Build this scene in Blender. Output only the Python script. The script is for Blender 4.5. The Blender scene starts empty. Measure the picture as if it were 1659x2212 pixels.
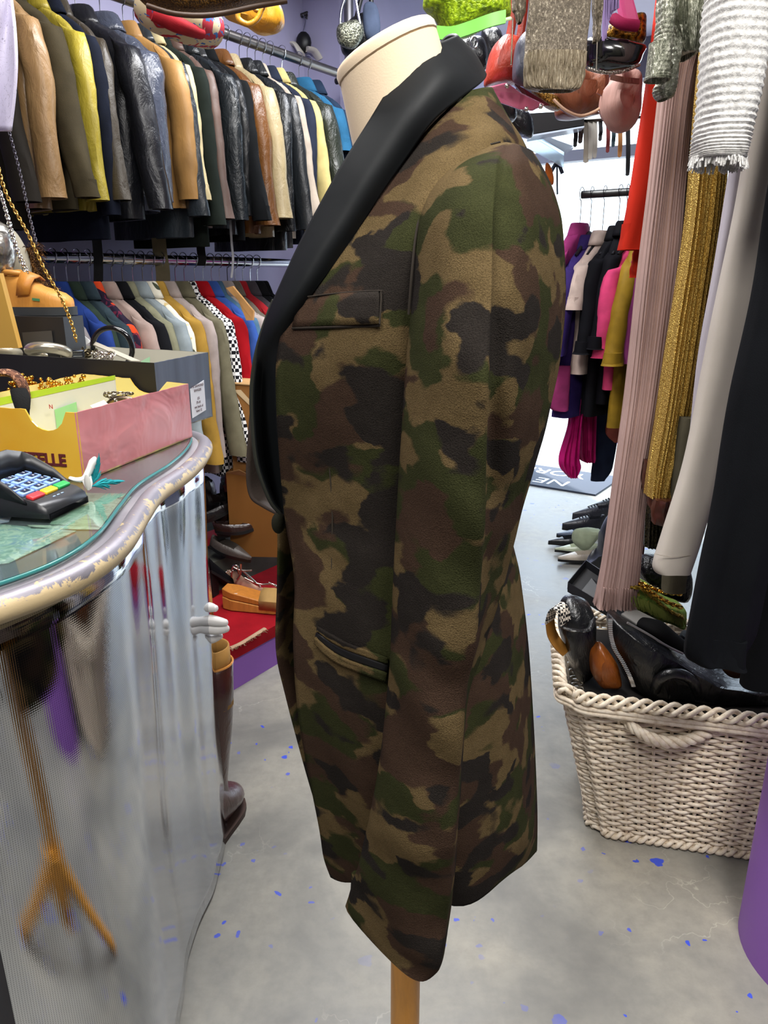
import bpy, math, random
from mathutils import Vector, Matrix, noise
random.seed(7)
R = math.radians
C = bpy.context.scene.collection
SC = bpy.context.scene

# ---------------- camera, world, lights, exposure ----------------
F, CX, CY, PITCH, EYE = 1610.0, 829.5, 1106.0, R(17.4), 1.40
cam_d = bpy.data.cameras.new('camera'); cam = bpy.data.objects.new('camera', cam_d); C.objects.link(cam)
cam.location = (0, 0, EYE); cam.rotation_euler = (R(90) - PITCH, 0, 0)
cam_d.lens = 36 * F / 2212; cam_d.sensor_width = 36; cam_d.clip_start = 0.02
SC.camera = cam
SC.view_settings.view_transform = 'Standard'; SC.view_settings.look = 'None'
SC.view_settings.gamma = 1; SC.view_settings.exposure = 0.70
w = bpy.data.worlds.new('sky'); SC.world = w; w.use_nodes = True
w.node_tree.nodes['Background'].inputs[0].default_value = (0.74, 0.87, 1.0, 1)
w.node_tree.nodes['Background'].inputs[1].default_value = 5.0
D2 = Vector((0.567, 0.824, 0)).normalized(); N2 = Vector((0.824, -0.567, 0)).normalized()   # shop's two wall directions
def DN(d, n, z=0): return D2 * d + N2 * n + Vector((0, 0, z))
ROTZ = math.atan2(D2.y, D2.x)
def area(name, loc, size, power, color=(1, 1, 1), rot=(0, 0, 0), sy=None):
    l = bpy.data.lights.new(name, 'AREA'); l.energy = power; l.color = color; l.shape = 'RECTANGLE'
    l.size = size; l.size_y = sy or size
    o = bpy.data.objects.new(name, l); C.objects.link(o); o.location = loc; o.rotation_euler = rot
    return o
area('tube_light_aisle', DN(1.35, -1.35, 2.78), 1.5, 28, (1.0, 0.98, 0.95), (0, 0, ROTZ), 0.25)
area('tube_light_rack', DN(2.35, -1.55, 2.78), 1.5, 31, (0.93, 0.95, 1.0), (0, 0, ROTZ), 0.25)
area('tube_light_behind', DN(-0.7, -0.4, 2.78), 1.4, 30, (1.0, 0.97, 0.93), (0, 0, ROTZ), 0.5)
area('tube_light_right', DN(0.35, 0.42, 2.78), 1.2, 42, (1.0, 0.97, 0.93), (0, 0, ROTZ), 0.25)
sun_d = bpy.data.lights.new('sun', 'SUN'); sun_d.energy = 6; sun_d.angle = R(2)
sun = bpy.data.objects.new('sun', sun_d); C.objects.link(sun); sun.rotation_euler = (R(38), 0, R(200))

# ---------------- pixel helpers: ray through a pixel of the photograph ----------------
cp, sp = math.cos(PITCH), math.sin(PITCH)
def ray(px, py):
    u = CY - py
    return Vector((px - CX, F * cp + u * sp, u * cp - F * sp))
def W(px, py, Y):
    r = ray(px, py); return Vector((r.x / r.y * Y, Y, EYE + r.z / r.y * Y))
def WZ(px, py, z):
    r = ray(px, py); k = (z - EYE) / r.z; return Vector((r.x * k, r.y * k, z))
def proj(p):
    f = p.y * cp - (p.z - EYE) * sp; u = p.y * sp + (p.z - EYE) * cp
    return CX + F * p.x / f, CY - F * u / f
def solve_t(px, py, fn, a, b):
    """t in [a,b] so the vertical line at fn(t) crosses pixel column px at row py"""
    r = ray(px, py); k = r.x / r.y
    g = lambda t: fn(t).x - k * fn(t).y
    for _ in range(50):
        m = (a + b) / 2
        if (g(a) < 0) == (g(m) < 0): a = m
        else: b = m
    return (a + b) / 2

# ---------------- materials ----------------
def dim(c, k=.76): return tuple(x * k for x in c[:3]) + (1,)
def hx(s):
    s = s.lstrip('#'); v = [int(s[i:i+2], 16) / 255 for i in (0, 2, 4)]
    return tuple(c / 12.92 if c <= 0.04045 else ((c + 0.055) / 1.055) ** 2.4 for c in v) + (1,)
_mc = {}
class NT:
    def __init__(s, m): s.t = m.node_tree; s.b = s.t.nodes['Principled BSDF']
    def n(s, kind, **kw):
        x = s.t.nodes.new(kind)
        for k, v in kw.items(): setattr(x, k, v)
        return x
    def l(s, a, b): s.t.links.new(a, b)
    def coord(s, scale=(1, 1, 1), rot=(0, 0, 0), kind='Object'):
        c = s.n('ShaderNodeTexCoord'); m = s.n('ShaderNodeMapping')
        m.inputs['Scale'].default_value = scale; m.inputs['Rotation'].default_value = rot
        s.l(c.outputs[kind], m.inputs[0]); return m.outputs[0]
    def noise(s, vec, scale, detail=3, rough=.5, dist=0):
        x = s.n('ShaderNodeTexNoise'); x.inputs['Scale'].default_value = scale; x.inputs['Detail'].default_value = detail
        x.inputs['Roughness'].default_value = rough; x.inputs['Distortion'].default_value = dist
        s.l(vec, x.inputs['Vector']); return x.outputs['Fac']
    def ramp(s, fac, stops, interp='LINEAR'):
        x = s.n('ShaderNodeValToRGB'); x.color_ramp.interpolation = interp
        e = x.color_ramp.elements
        while len(e) < len(stops): e.new(0.5)
        for q, (p, c) in zip(e, stops): q.position = p; q.color = c
        s.l(fac, x.inputs[0]); return x.outputs[0]
    def mix(s, fac, a, b, mode='MIX'):
        x = s.n('ShaderNodeMix', data_type='RGBA', blend_type=mode)
        for v, i in ((fac, 0), (a, 6), (b, 7)):
            if isinstance(v, (int, float, tuple)): x.inputs[i].default_value = v
            else: s.l(v, x.inputs[i])
        return x.outputs[2]
    def bump(s, h, strength, dist=.002):
        x = s.n('ShaderNodeBump'); x.inputs['Strength'].default_value = strength; x.inputs['Distance'].default_value = dist
        s.l(h, x.inputs['Height']); s.l(x.outputs[0], s.b.inputs['Normal'])
def base_mat(name, color, rough=.6, metal=0, spec=.5, sheen=0, coat=0, trans=0, ior=1.45, emis=None, es=0, alpha=1):
    m = bpy.data.materials.new(name); m.use_nodes = True; b = m.node_tree.nodes['Principled BSDF']
    I = b.inputs
    I['Base Color'].default_value = hx(color) if isinstance(color, str) else color
    I['Roughness'].default_value = rough; I['Metallic'].default_value = metal
    I['Specular IOR Level'].default_value = spec; I['Sheen Weight'].default_value = sheen
    I['Coat Weight'].default_value = coat; I['Transmission Weight'].default_value = trans; I['IOR'].default_value = ior
    I['Alpha'].default_value = alpha
    if emis: I['Emission Color'].default_value = hx(emis); I['Emission Strength'].default_value = es
    return m
def cloth(color, rough=.85, var=.25, sc=14, bump=.35, sheen=.15, bs=500):
    k = ('c', color, rough, var, sc, bump)
    if k in _mc: return _mc[k]
    m = base_mat('cloth_' + color.strip('#'), color, rough, spec=.14, sheen=0); t = NT(m)
    v = t.coord(); n = t.noise(v, sc, 4); c = dim(hx(color))
    dk = tuple(x * (1 - var) for x in c[:3]) + (1,); lt = tuple(min(1, x * (1 + var * .7)) for x in c[:3]) + (1,)
    t.l(t.ramp(n, [(.3, dk), (.7, lt)]), t.b.inputs['Base Color'])
    t.bump(t.noise(v, bs, 2), bump, .001); _mc[k] = m; return m
def leather(color, rough=.36, bump=.5, sc=24, coat=.08):
    k = ('l', color, rough, bump, sc)
    if k in _mc: return _mc[k]
    m = base_mat('leather_' + color.strip('#'), color, rough, spec=.5, coat=coat); t = NT(m)
    m.node_tree.nodes['Principled BSDF'].inputs['Coat Roughness'].default_value = .25
    v = t.coord((1, 1, .45)); n = t.noise(v, sc, 5, .6, .6); c = dim(hx(color), .72)
    t.l(t.ramp(t.noise(v, 9, 3), [(.3, tuple(x * .7 for x in c[:3]) + (1,)), (.7, tuple(min(1, x * 1.25) for x in c[:3]) + (1,))]), t.b.inputs['Base Color'])
    t.bump(n, bump, .012); _mc[k] = m; return m
def plain(color, rough=.5, metal=0, **kw):
    k = ('p', color, rough, metal, tuple(sorted(kw.items())))
    if k not in _mc:
        m = base_mat('plain_' + color.strip('#'), color, rough, metal, **kw); t = NT(m)
        if not kw.get('trans'):
            v = t.coord(); n = t.noise(v, 40, 3); t.bump(n, .08, .001)
        _mc[k] = m
    return _mc[k]
def wood(color, sc=8):
    k = ('w', color)
    if k in _mc: return _mc[k]
    m = base_mat('wood_' + color.strip('#'), color, .4, coat=.2); t = NT(m); c = hx(color)
    v = t.coord((6, 6, .7)); n = t.noise(v, sc, 5, .6, 1.2)
    t.l(t.ramp(n, [(.25, tuple(x * .7 for x in c[:3]) + (1,)), (.75, tuple(min(1, x * 1.15) for x in c[:3]) + (1,))]), t.b.inputs['Base Color'])
    t.bump(n, .1, .001); _mc[k] = m; return m
def glitter(color, c2, rough=.3, metal=.9, sc=260, strength=1.0):
    k = ('g', color, c2)
    if k in _mc: return _mc[k]
    m = base_mat('lame_' + color.strip('#'), color, rough, metal); t = NT(m)
    v = t.coord(); n = t.noise(v, sc, 2); 
    t.l(t.ramp(n, [(.38, hx(c2)), (.62, hx(color))]), t.b.inputs['Base Color'])
    t.bump(n, strength, .004); _mc[k] = m; return m

def camo_mat():
    m = base_mat('velvet_camouflage', '#5a4a30', .95, spec=.05); t = NT(m)
    v0 = t.coord((1.0, 1.0, 1.75))
    # wobble the lookup so patches get ragged lobed edges
    wn = t.n('ShaderNodeTexNoise'); wn.inputs['Scale'].default_value = 34; wn.inputs['Detail'].default_value = 3
    t.l(v0, wn.inputs['Vector'])
    s1 = t.n('ShaderNodeVectorMath', operation='SUBTRACT'); s1.inputs[1].default_value = (.5, .5, .5); t.l(wn.outputs['Color'], s1.inputs[0])
    s2 = t.n('ShaderNodeVectorMath', operation='SCALE'); s2.inputs['Scale'].default_value = .035; t.l(s1.outputs[0], s2.inputs[0])
    ad = t.n('ShaderNodeVectorMath', operation='ADD'); t.l(v0, ad.inputs[0]); t.l(s2.outputs[0], ad.inputs[1])
    def lay(off, sc, thr):
        mp = t.n('ShaderNodeMapping'); mp.inputs['Location'].default_value = off; t.l(ad.outputs[0], mp.inputs[0])
        n = t.noise(mp.outputs[0], sc, 1.2, .45, .25)
        return t.ramp(n, [(thr - .014, (0, 0, 0, 1)), (thr + .014, (1, 1, 1, 1))])
    tan = t.mix(t.noise(v0, 40, 3), hx('#4a3d27'), hx('#5f5037'))
    grn = t.mix(t.noise(v0, 30, 3), hx('#252716'), hx('#33351f'))
    brn = t.mix(t.noise(v0, 30, 3), hx('#30241d'), hx('#3f3026'))
    blk = t.mix(t.noise(v0, 30, 3), hx('#1d1a18'), hx('#292522'))
    c = t.mix(lay((3, 1, 2), 11, .505), tan, grn)
    c = t.mix(lay((7, 4, 9), 11.5, .535), c, brn)
    c = t.mix(lay((1, 8, 5), 12.5, .575), c, blk)
    fz = t.noise(t.coord(), 900, 2)
    c = t.mix(.55, c, t.ramp(fz, [(.3, (.55, .55, .55, 1)), (.7, (1.5, 1.5, 1.45, 1))]), 'MULTIPLY')
    t.l(c, t.b.inputs['Base Color'])
    add = t.n('ShaderNodeMath', operation='ADD'); t.l(fz, add.inputs[0])
    wr = t.noise(t.coord((1.2, 1.2, .9)), 14, 3, .5, .5)
    ml = t.n('ShaderNodeMath', operation='MULTIPLY'); ml.inputs[1].default_value = 4; t.l(wr, ml.inputs[0]); t.l(ml.outputs[0], add.inputs[1])
    t.bump(add.outputs[0], .45, .0022)
    return m
CAMO = camo_mat()

def floor_mat():
    m = base_mat('polished_concrete', '#8b8b86', .38, spec=.5); t = NT(m); v = t.coord()
    a = t.noise(v, 2.2, 5, .6, .5)
    c = t.ramp(a, [(.3, hx('#6a6a67')), (.5, hx('#86847c')), (.72, hx('#a19c8e'))])
    c = t.mix(t.ramp(t.noise(v, 22, 6, .7), [(.4, (0, 0, 0, 1)), (.75, (.5, .5, .5, 1))]), c, hx('#6b6a66'))
    # pale scratches
    vo = t.n('ShaderNodeTexVoronoi', feature='DISTANCE_TO_EDGE'); vo.inputs['Scale'].default_value = 4.2
    wv = t.noise(v, 6, 4, .6, 2)
    mp = t.n('ShaderNodeVectorMath', operation='SCALE'); mp.inputs['Scale'].default_value = .5
    wn = t.n('ShaderNodeTexNoise'); wn.inputs['Scale'].default_value = 5; wn.inputs['Detail'].default_value = 5; t.l(v, wn.inputs['Vector'])
    t.l(wn.outputs['Color'], mp.inputs[0]); ad = t.n('ShaderNodeVectorMath', operation='ADD'); t.l(v, ad.inputs[0]); t.l(mp.outputs[0], ad.inputs[1])
    t.l(ad.outputs[0], vo.inputs['Vector'])
    cr = t.ramp(vo.outputs['Distance'], [(.0, (1, 1, 1, 1)), (.012, (0, 0, 0, 1))])
    msk = t.ramp(t.noise(v, 1.7, 2), [(.52, (0, 0, 0, 1)), (.66, (.7, .7, .7, 1))])
    c = t.mix(t.mix(1.0, cr, msk, 'MULTIPLY'), c, hx('#c2beae'))
    # blue paint drips of two sizes
    for sc_, th, big in ((11, .17, .55), (26, .16, .60)):
        vb = t.n('ShaderNodeTexVoronoi'); vb.inputs['Scale'].default_value = sc_
        wn2 = t.n('ShaderNodeTexNoise'); wn2.inputs['Scale'].default_value = 40; t.l(v, wn2.inputs['Vector'])
        m2 = t.n('ShaderNodeVectorMath', operation='SCALE'); m2.inputs['Scale'].default_value = .03; t.l(wn2.outputs['Color'], m2.inputs[0])
        a2 = t.n('ShaderNodeVectorMath', operation='ADD'); t.l(v, a2.inputs[0]); t.l(m2.outputs[0], a2.inputs[1]); t.l(a2.outputs[0], vb.inputs['Vector'])
        spot = t.ramp(vb.outputs['Distance'], [(th - .01, (1, 1, 1, 1)), (th + .01, (0, 0, 0, 1))])
        sep = t.n('ShaderNodeSeparateColor'); t.l(vb.outputs['Color'], sep.inputs[0])
        pick = t.ramp(sep.outputs[0], [(.72, (0, 0, 0, 1)), (.73, (1, 1, 1, 1))])
        reg = t.ramp(t.noise(v, 1.9, 1), [(.40, (0, 0, 0, 1)), (.55, (1, 1, 1, 1))])
        f = t.mix(1.0, t.mix(1.0, spot, pick, 'MULTIPLY'), reg, 'MULTIPLY')
        c = t.mix(f, c, hx('#3b4fc0'))
    t.l(c, t.b.inputs['Base Color'])
    t.l(t.ramp(a, [(.3, (.28, .28, .28, 1)), (.7, (.5, .5, .5, 1))]), t.b.inputs['Roughness'])
    t.bump(t.noise(v, 60, 5), .15, .002)
    return m

# ---------------- mesh helpers ----------------
def crom(p0, p1, p2, p3, t):
    return 0.5 * ((2 * p1) + (p2 - p0) * t + (2 * p0 - 5 * p1 + 4 * p2 - p3) * t * t + (3 * p1 - p0 - 3 * p2 + p3) * t ** 3)
def spline(pts, k, closed=False):
    n = len(pts); out = []
    if k <= 1: return list(pts)
    for i in range(n if closed else n - 1):
        g = (lambda j: pts[j % n]) if closed else (lambda j: pts[min(max(j, 0), n - 1)])
        for s in range(k): out.append(crom(g(i - 1), g(i), g(i + 1), g(i + 2), s / k))
    if not closed: out.append(pts[-1])
    return out
class MB:
    def __init__(s): s.v = []; s.f = []
    def add(s, vs, fs):
        o = len(s.v); s.v += [Vector(q) for q in vs]; s.f += [tuple(i + o for i in f) for f in fs]; return s
    def loft(s, rings, closed=True, cap0=True, cap1=True):
        n = len(rings[0]); vs = [q for r in rings for q in r]; fs = []
        for i in range(len(rings) - 1):
            for j in range(n if closed else n - 1):
                a = i * n + j; b = i * n + (j + 1) % n
                fs.append((a, b, b + n, a + n))
        if closed and cap0: fs.append(tuple(range(n - 1, -1, -1)))
        if closed and cap1: fs.append(tuple((len(rings) - 1) * n + j for j in range(n)))
        return s.add(vs, fs)
    def box(s, cx, cy, cz, sx, sy, sz, rz=0):
        c, q = math.cos(rz), math.sin(rz); vs = []
        for dz in (-.5, .5):
            for dx, dy in ((-.5, -.5), (.5, -.5), (.5, .5), (-.5, .5)):
                x, y = dx * sx, dy * sy; vs.append((cx + x * c - y * q, cy + x * q + y * c, cz + dz * sz))
        return s.add(vs, [(3, 2, 1, 0), (4, 5, 6, 7), (0, 1, 5, 4), (1, 2, 6, 5), (2, 3, 7, 6), (3, 0, 4, 7)])
    def prism(s, pts, z0, z1):
        """polygon (list of x,y) extruded"""
        n = len(pts); vs = [(p[0], p[1], z0) for p in pts] + [(p[0], p[1], z1) for p in pts]
        return s.add(vs, [tuple(range(n - 1, -1, -1)), tuple(range(n, 2 * n))] + [(i, (i + 1) % n, (i + 1) % n + n, i + n) for i in range(n)])
    def slab(s, quad, th, nrm):
        """thick sheet from 4+ corner points in order"""
        n = len(quad); q = [Vector(p) for p in quad]; d = Vector(nrm).normalized() * th
        return s.add(q + [p + d for p in q], [tuple(range(n - 1, -1, -1)), tuple(range(n, 2 * n))] + [(i, (i + 1) % n, (i + 1) % n + n, i + n) for i in range(n)])
    def tube(s, pts, r, seg=8, closed=False, k=1, flat=None, cap=True, up=(0, 0, 1)):
        P = spline([Vector(p) for p in pts], k, closed); m = len(P); rings = []
        rr = r if isinstance(r, (list, tuple)) else [r] * m
        if len(rr) != m: rr = [rr[min(int(i / (m - 1) * (len(rr) - 1)), len(rr) - 2)] + (rr[min(int(i / (m - 1) * (len(rr) - 1)), len(rr) - 2) + 1] - rr[min(int(i / (m - 1) * (len(rr) - 1)), len(rr) - 2)]) * ((i / (m - 1) * (len(rr) - 1)) - min(int(i / (m - 1) * (len(rr) - 1)), len(rr) - 2)) for i in range(m)]
        nrm = None
        for i in range(m):
            t = (P[(i + 1) % m] - P[i - 1]) if closed else (P[min(i + 1, m - 1)] - P[max(i - 1, 0)])
            t = t.normalized() if t.length > 1e-9 else Vector((0, 0, 1))
            if nrm is None:
                nrm = Vector(up).cross(t)
                if nrm.length < .05: nrm = Vector((1, 0, 0)).cross(t)
                nrm.normalize()
            nrm = (nrm - t * nrm.dot(t)).normalized(); bn = t.cross(nrm)
            f = flat or (1, 1)
            rings.append([P[i] + (nrm * math.cos(a) * f[0] + bn * math.sin(a) * f[1]) * rr[i] for a in [2 * math.pi * j / seg for j in range(seg)]])
        if closed: rings.append(rings[0]); cap = False
        return s.loft(rings, True, cap, cap)
    def ball(s, c, r, seg=12, rings=8, sc=(1, 1, 1)):
        c = Vector(c); L = []
        for i in range(1, rings):
            a = math.pi * i / rings
            L.append([c + Vector((math.cos(b) * math.sin(a) * sc[0], math.sin(b) * math.sin(a) * sc[1], -math.cos(a) * sc[2])) * r for b in [2 * math.pi * j / seg for j in range(seg)]])
        return s.loft(L)
    def build(s, name, mat, parent=None, smooth=True, solid=0, sub=0, bevel=0, auto=True):
        me = bpy.data.meshes.new(name); me.from_pydata([tuple(q) for q in s.v], [], s.f); me.update()
        o = bpy.data.objects.new(name, me); C.objects.link(o)
        me.materials.append(mat)
        if smooth:
            for p in me.polygons: p.use_smooth = True
            if auto and hasattr(me, 'set_sharp_from_angle'): me.set_sharp_from_angle(angle=R(50))
        if solid: q = o.modifiers.new('th', 'SOLIDIFY'); q.thickness = solid; q.offset = 0
        if bevel: q = o.modifiers.new('bv', 'BEVEL'); q.width = bevel; q.segments = 2; q.limit_method = 'ANGLE'
        if sub: q = o.modifiers.new('ss', 'SUBSURF'); q.levels = sub; q.render_levels = sub
        if parent is not None:
            o.parent = parent
            o.matrix_parent_inverse = Matrix.Identity(4)
        return o
def tag(o, label=None, cat=None, group=None, kind=None):
    if label: o['label'] = label
    if cat: o['category'] = cat
    if group: o['group'] = group
    if kind: o['kind'] = kind
    return o
def thing(name, label, cat, loc=(0, 0, 0), rz=0, group=None):
    o = bpy.data.objects.new(name, None); C.objects.link(o); o.location = loc; o.rotation_euler = (0, 0, rz)
    o.empty_display_size = .05
    return tag(o, label, cat, group)
def wpart(o, parent):
    """parent a mesh built in world coordinates to an (unrotated) empty"""
    if parent is not None:
        d = Vector(parent.location); q = parent.parent
        while q is not None: d += Vector(q.location); q = q.parent
        for v in o.data.vertices: v.co -= d
        o.parent = parent
    return o
def settle(root, objs=None):
    return root
def struct(name, mb, mat, **kw):
    o = mb.build(name, mat, **kw); o['kind'] = 'structure'; return o
def dup(root, loc, rz, label=None, group=None):
    r = root.copy(); C.objects.link(r); r.location = loc; r.rotation_euler = (0, 0, rz)
    if label: r['label'] = label
    if group: r['group'] = group
    for ch in list(root.children):
        c = ch.copy(); C.objects.link(c); c.parent = r
        for g in ch.children:
            d = g.copy(); C.objects.link(d); d.parent = c
    return r
def grid_patch(rows, ku, kv, wob=0, wsc=12):
    """rows of control points -> dense grid (catmull-rom both ways)"""
    R1 = [spline(r, ku) for r in rows]
    cols = [spline([r[j] for r in R1], kv) for j in range(len(R1[0]))]
    G = [[cols[j][i] for j in range(len(cols))] for i in range(len(cols[0]))]
    if wob:
        G = [[p + Vector((0, 1, 0)) * noise.noise(p * wsc) * wob for p in r] for r in G]
    return G
def text_obj(name, s, mat, size, loc, rot, parent=None, depth=.0005, label=None):
    cu = bpy.data.curves.new(name, 'FONT'); cu.body = s; cu.size = size; cu.extrude = depth; cu.offset = size * .035 if s == 'PASTELLE' else 0; cu.align_x = 'CENTER'; cu.align_y = 'CENTER'
    tmp = bpy.data.objects.new(name + '_t', cu); C.objects.link(tmp)
    me = bpy.data.meshes.new_from_object(tmp); bpy.data.objects.remove(tmp); me.name = name
    me.materials.clear(); me.materials.append(mat)
    M = rot if isinstance(rot, Matrix) else Matrix.Rotation(rot, 4, 'Z')
    me.transform(Matrix.Translation(Vector(loc)) @ M)
    o = bpy.data.objects.new(name, me); C.objects.link(o)
    if parent is not None: wpart(o, parent)
    return o

def ribbon(mb, pts, wv, th=.003, k=4):
    P = spline([Vector(p) for p in pts], k); n = len(P); wv = [Vector(q) for q in wv] if isinstance(wv, list) else [Vector(wv)] * n
    if len(wv) != n: wv = [wv[min(len(wv) - 1, round(i / (n - 1) * (len(wv) - 1)))] for i in range(n)]
    rings = []
    for i, p in enumerate(P):
        t = (P[min(i + 1, n - 1)] - P[max(i - 1, 0)]).normalized(); nr = t.cross(wv[i]).normalized() * th / 2; h = wv[i] / 2
        rings.append([p - h - nr, p + h - nr, p + h + nr, p - h + nr])
    return mb.loft(rings)
BLACK = plain('#0e0e0f', .4); CHROME = plain('#c9cdd2', .18, 1.0); DKSTEEL = plain('#6d6a66', .3, 1.0)
GOLD = plain('#d9a441', .22, 1.0); SILVER = plain('#cfcac0', .2, 1.0); WHITE = plain('#e9e7e2', .5)

# ================= THE SETTING =================
fl = MB(); fl.box(0, 6, -.05, 16, 22, .1)
struct('floor', fl, floor_mat(), smooth=False)
def wmat(name, col, rough=.7):
    m = base_mat(name, col, rough, spec=.3); t = NT(m); v = t.coord(); c = hx(col)
    n = t.noise(v, 3, 4)
    t.l(t.ramp(n, [(.3, tuple(x * .9 for x in c[:3]) + (1,)), (.7, c)]), t.b.inputs['Base Color']); t.bump(t.noise(v, 80, 3), .1, .001)
    return m
LILAC = wmat('lilac_paint', '#b2afcd'); PURPLE = wmat('purple_paint', '#6f3a86'); VIOLET = wmat('violet_paint', '#8a5cae', .5)
CEIL = wmat('ceiling_paint', '#c9c6d6'); GREYP = wmat('grey_paint', '#77757f')
def wall(name, d0, n0, d1, n1, z0, z1, th, mat):
    a, b = DN(d0, n0), DN(d1, n1); c = (a + b) / 2; L = (b - a).length; ang = math.atan2((b - a).y, (b - a).x)
    m = MB(); m.box(c.x, c.y, (z0 + z1) / 2, L, th, z1 - z0, ang); return struct(name, m, mat, smooth=False)
NW = -2.78; DF = 3.32
wall('wall_left', -3, NW - .05, DF, NW - .05, 0, 2.85, .1, LILAC)
wall('wall_back', DF + .05, NW - .1, DF + .05, -2.55, 0, 2.85, .1, LILAC)
wall('wall_corridor', DF + .05, -2.55, 5.4, -2.55, 0, 2.85, .1, LILAC)
wall('wall_behind', -3, NW, -3, 2.0, 0, 2.85, .1, GREYP)
wall('wall_right', -3, 2.0, 5.4, 2.0, 0, 2.85, .1, GREYP)
# shop front with its wide door opening
wall('wall_front', 5.4, -.35, 5.4, 2.0, 0, 2.85, .1, wmat('front_paint', '#8f93a6'))
wall('trim_1', 5.4, -2.55, 5.4, -.35, 2.62, 2.85, .1, GREYP)
wall('trim_2', 5.4, -2.55, 5.4, -.35, 2.17, 2.24, .09, wmat('frame_paint', '#a9adb4'))
wall('trim_3', 5.4, -1.0, 5.4, -.94, 2.24, 2.62, .07, bpy.data.materials['frame_paint'])
m = MB(); ctr = DN(1.2, -.4); m.box(ctr.x, ctr.y, 2.9, 8.5, 5, .1, ROTZ); struct('ceiling', m, CEIL, smooth=False)
# purple panel at the near end of the left wall
m = MB(); c = DN(.25, NW + .05); m.box(c.x, c.y, 1.4, 1.62, .06, 2.8, ROTZ); struct('trim_4', m, PURPLE, smooth=False)
# street outside
STREET = wmat('street_white', '#e6e8ea')
bd = thing('street_building', 'pale sunlit building across the street, seen through the shop door', 'building', DN(11, -1))
m = MB(); c = DN(11.5, -1.0); m.box(c.x, c.y, 3.5, .6, 9, 7, ROTZ); wpart(m.build('wall', STREET, None, smooth=False), bd)
for k in range(4):
    m = MB(); c = DN(11.18, -3.1 + k * 1.15); m.box(c.x, c.y, 2.6, .05, .55, .8, ROTZ)
    wpart(m.build('window', plain('#9fb2c0', .2), None, smooth=False), bd)

# ================= door mat =================
mt = thing('door_mat', 'grey rubber door mat with white letters lying at the shop door', 'mat', DN(4.9, -1.15))
m = MB(); a = WZ(1242, 1062, .012); b = WZ(1290, 1030, .012)
cc = WZ(1208, 1022, .0); ang = ROTZ - R(90) + R(0)
MATC = WZ(1178, 1031, 0)
m.box(MATC.x, MATC.y, .006, .95, .56, .012, ang); wpart(m.build('mat_base', plain('#363d4a', .8), None, smooth=False), mt)
ux = Vector((math.cos(ang), math.sin(ang), 0)); uy = Vector((-ux.y, ux.x, 0))
for s_, off in (('NEW', -.13), ('YORK', .13)):
    wpart_o = text_obj('lettering', s_, plain('#dfe6ee', .7), .2, MATC + uy * off + Vector((0, 0, .0125)), Matrix.Rotation(ang + math.pi, 4, 'Z'), mt)

# ================= THE MANNEQUIN AND THE CAMOUFLAGE BLAZER =================
SKIN = base_mat('cream_jersey', '#d9c4a6', .8, spec=.2, sheen=.15)
_t = NT(SKIN); _t.bump(_t.noise(_t.coord(), 600, 2), .2, .0006)
OAK = wood('#c98a32')
mq = thing('dress_form', 'cream fabric tailor form on an orange wooden stand, wearing the camouflage blazer', 'mannequin', (.03, .80, 0))
rings = []
def ell(c, ax, ay, n=28, tilt=0):
    c = Vector(c); out = []
    for j in range(n):
        a = 2 * math.pi * j / n
        out.append(c + Vector((math.cos(a) * ax * math.cos(tilt), math.sin(a) * ay, math.cos(a) * ax * math.sin(tilt))))
    return out
neck = [((.055, .80, .93), .07, .10, 0), ((.045, .80, 1.1), .07, .085, 0), ((.05, .80, 1.3), .085, .10, 0), ((.06, .80, 1.42), .08, .09, .05),
        ((.050, .80, 1.465), .068, .062, .15), ((.036, .80, 1.50), .060, .052, .25), ((.018, .80, 1.55), .054, .047, .4), ((.004, .80, 1.598), .051, .046, .47)]
rings = [ell(c, ax, ay, 28, t) for c, ax, ay, t in neck]
cols = [spline([r[j] for r in rings], 4) for j in range(28)]
rings = [[cols[j][i] for j in range(28)] for i in range(len(cols[0]))]
m = MB(); m.loft(rings); wpart(m.build('torso', SKIN), mq)
m = MB(); m.loft([ell((.0038, .80, 1.5985), .0505, .0455, 28, .47), ell((.0034, .80, 1.5995), .0518, .0468, 28, .47), ell((.001, .80, 1.605), .0516, .0466, 28, .47), ell((-.0005, .80, 1.6085), .0495, .0445, 28, .47), ell((-.0012, .80, 1.610), .046, .041, 28, .47)])
tag(wpart(m.build('neck_cap', SKIN), mq), 'stitched cap closing the neck')
m = MB(); m.tube([(.03, .80, .10), (.03, .80, .95)], .0205, 24); wpart(m.build('pole', OAK), mq)
m = MB(); m.tube([(.03, .80, .17), (.03, .80, .29)], .036, 20); wpart(m.build('hub', OAK), mq)
for a in (97, -83, 8):
    dx, dy = math.cos(R(a)), math.sin(R(a))
    m = MB(); m.tube([(.03 + dx * .02, .80 + dy * .02, .25), (.03 + dx * .11, .80 + dy * .11, .14), (.03 + dx * .265, .80 + dy * .265, .016)], [.020, .020, .016], 10, k=4)
    wpart(m.build('leg', OAK), mq)

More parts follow.
